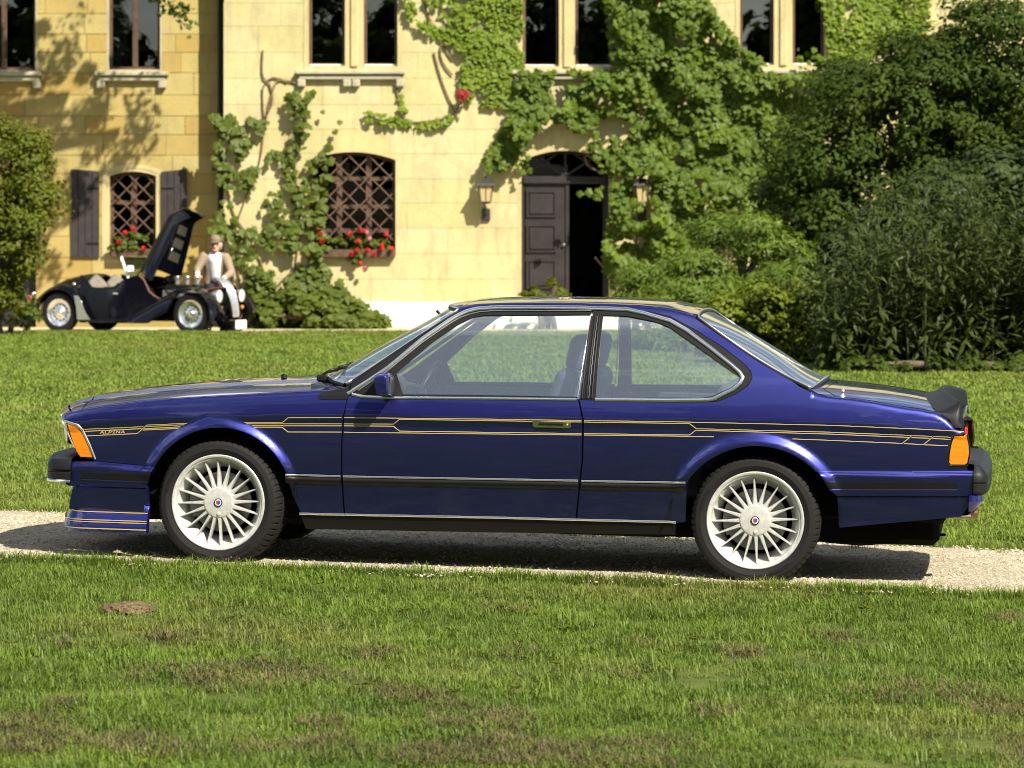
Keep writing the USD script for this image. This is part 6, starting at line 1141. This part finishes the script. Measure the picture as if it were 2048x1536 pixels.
hd = [[((.015, -.225, 1.51), .092), ((.015, -.245, 1.435), .066)], [((.015, -.30, 1.475), .034), ((.015, -.325, 1.455), .014)], [((.0, -.29, 1.405), .032), ((.03, -.29, 1.405), .032)], [((-.075, -.215, 1.475), .018), ((-.08, -.21, 1.455), .014)], [((.105, -.215, 1.475), .018), ((.11, -.21, 1.455), .014)]]
arms = [[(sh[i], .066), (el[i], .046), (wr[i], .032)] for i in (0, 1)]
hands = []
for i in (0, 1):
    w = np.array(wr[i]); f = np.array([.10 * (1 if i == 0 else -1), -.75, -.65]); f /= np.linalg.norm(f); s = np.cross(f, [0, 0, 1.0]); s /= np.linalg.norm(s); d = np.cross(s, f)
    pal = w + f * .09; hands.append([(w, .030), (w + f * .045 - s * .02, .026), (pal - s * .028, .020)]); hands.append([(w, .030), (w + f * .045 + s * .02, .026), (pal + s * .028, .020)])
    for j, (o, ln) in enumerate(((-.032, .062), (-.011, .074), (.011, .070), (.031, .054))):
        a = pal + s * o; b = a + f * ln * .55 - d * .010 * 1.0; hands.append([(a - f * .02, .011), (b, .0095), (b + (f * .6 - d * .8) * ln * .5, .008)])
    tb = w + f * .035 - s * .035 * (1 if i == 0 else -1); hands.append([(tb, .013), (tb + f * .03 - s * .03 * (1 if i == 0 else -1), .011), (tb + f * .062 - s * .026 * (1 if i == 0 else -1) - d * .012, .009)])
body = obj('body', blob(legs + torso + hd + arms + hands, .018, 4), 'skin', man, smooth=True)
for s in (-.03, .06): obj('eye', moved(trimesh.creation.icosphere(1, .011), (s, -.312, 1.487)), 'void', body, smooth=True)
obj('mouth', bx(-.012, .042, -.326, -.316, 1.418, 1.425, .002), 'edge_leather', body)
obj('hair', blob([[((-.07, -.19, 1.50), .035), ((-.06, -.16, 1.43), .03)], [((.10, -.19, 1.50), .035), ((.09, -.16, 1.43), .03)], [((.0, -.15, 1.48), .06), ((.03, -.15, 1.45), .06)]], .02, 4), 'hair_grey', body, smooth=True)
obj('cap', [blob([[((.015, -.20, 1.585), .085), ((.015, -.25, 1.575), .088)], [((.015, -.15, 1.565), .075), ((.015, -.22, 1.57), .10)]], .02, 6), moved(lathe([(0, .008), (.06, .006), (.088, 0), (.06, -.004), (0, -.004)], 24, 'z'), (.015, -.325, 1.545), s=(1, .62, 1), rx=.25)], 'cap_tweed', body, smooth=True)
obj('shirt', blob([[((0, -.04, .98), .135), ((0, -.085, 1.10), .142), ((0, -.15, 1.25), .135)], [((0, -.165, 1.31), .075), (neck, .066)]], .02, 5), 'shirt', body, smooth=True)
for s in (-1, 1): obj('collar', hull([(s * .012, -.275, 1.30), (s * .075, -.225, 1.35), (s * .085, -.262, 1.275), (s * .014, -.282, 1.295), (s * .08, -.235, 1.345)]), 'shirt', body)
jk = []
for i, s in ((0, -1), (1, 1)):
    jk += [[((s * .135, -.03, .86), .078), ((s * .104, -.06, 1.0), .092), ((s * .104, -.11, 1.14), .092), ((s * .13, -.14, 1.27), .082)], [((s * .06, .06, .88), .10), ((s * .06, .02, 1.1), .11), ((s * .06, -.06, 1.27), .095)], [(sh[i], .085), (el[i], .064), (tuple(np.array(wr[i]) * .84 + np.array(el[i]) * .16), .048)]]
obj('jacket', blob(jk + [[((-.08, .07, .9), .09), ((.08, .07, .9), .09)], [((-.1, -.03, 1.28), .085), ((.1, -.03, 1.28), .085)]], .022, 5), 'tweed', body, smooth=True)
for i in (0, 1): a = np.array(wr[i]); b = np.array(el[i]); obj('shirt_cuff', blob([[(a * .97 + b * .03, .042), (a * .86 + b * .14, .044)]], .02, 2), 'shirt', body, smooth=True)
obj('trousers', blob([[((-.09, .02, .94), .122), ((.09, .02, .94), .122)]] + [[((h[0], h[1], .90), .118), ((h[0] * 1.15, -.01, .50), .088), ((h[0] * 1.25, .02, .13), .075)] for h in hip], .025, 4), 'trousers', body, smooth=True)
for h in hip: obj('shoe', blob([[((h[0] * 1.28, .04, .05), .05), ((h[0] * 1.3, -.15, .04), .042)]], .02, 3), 'black_gloss', body, smooth=True)
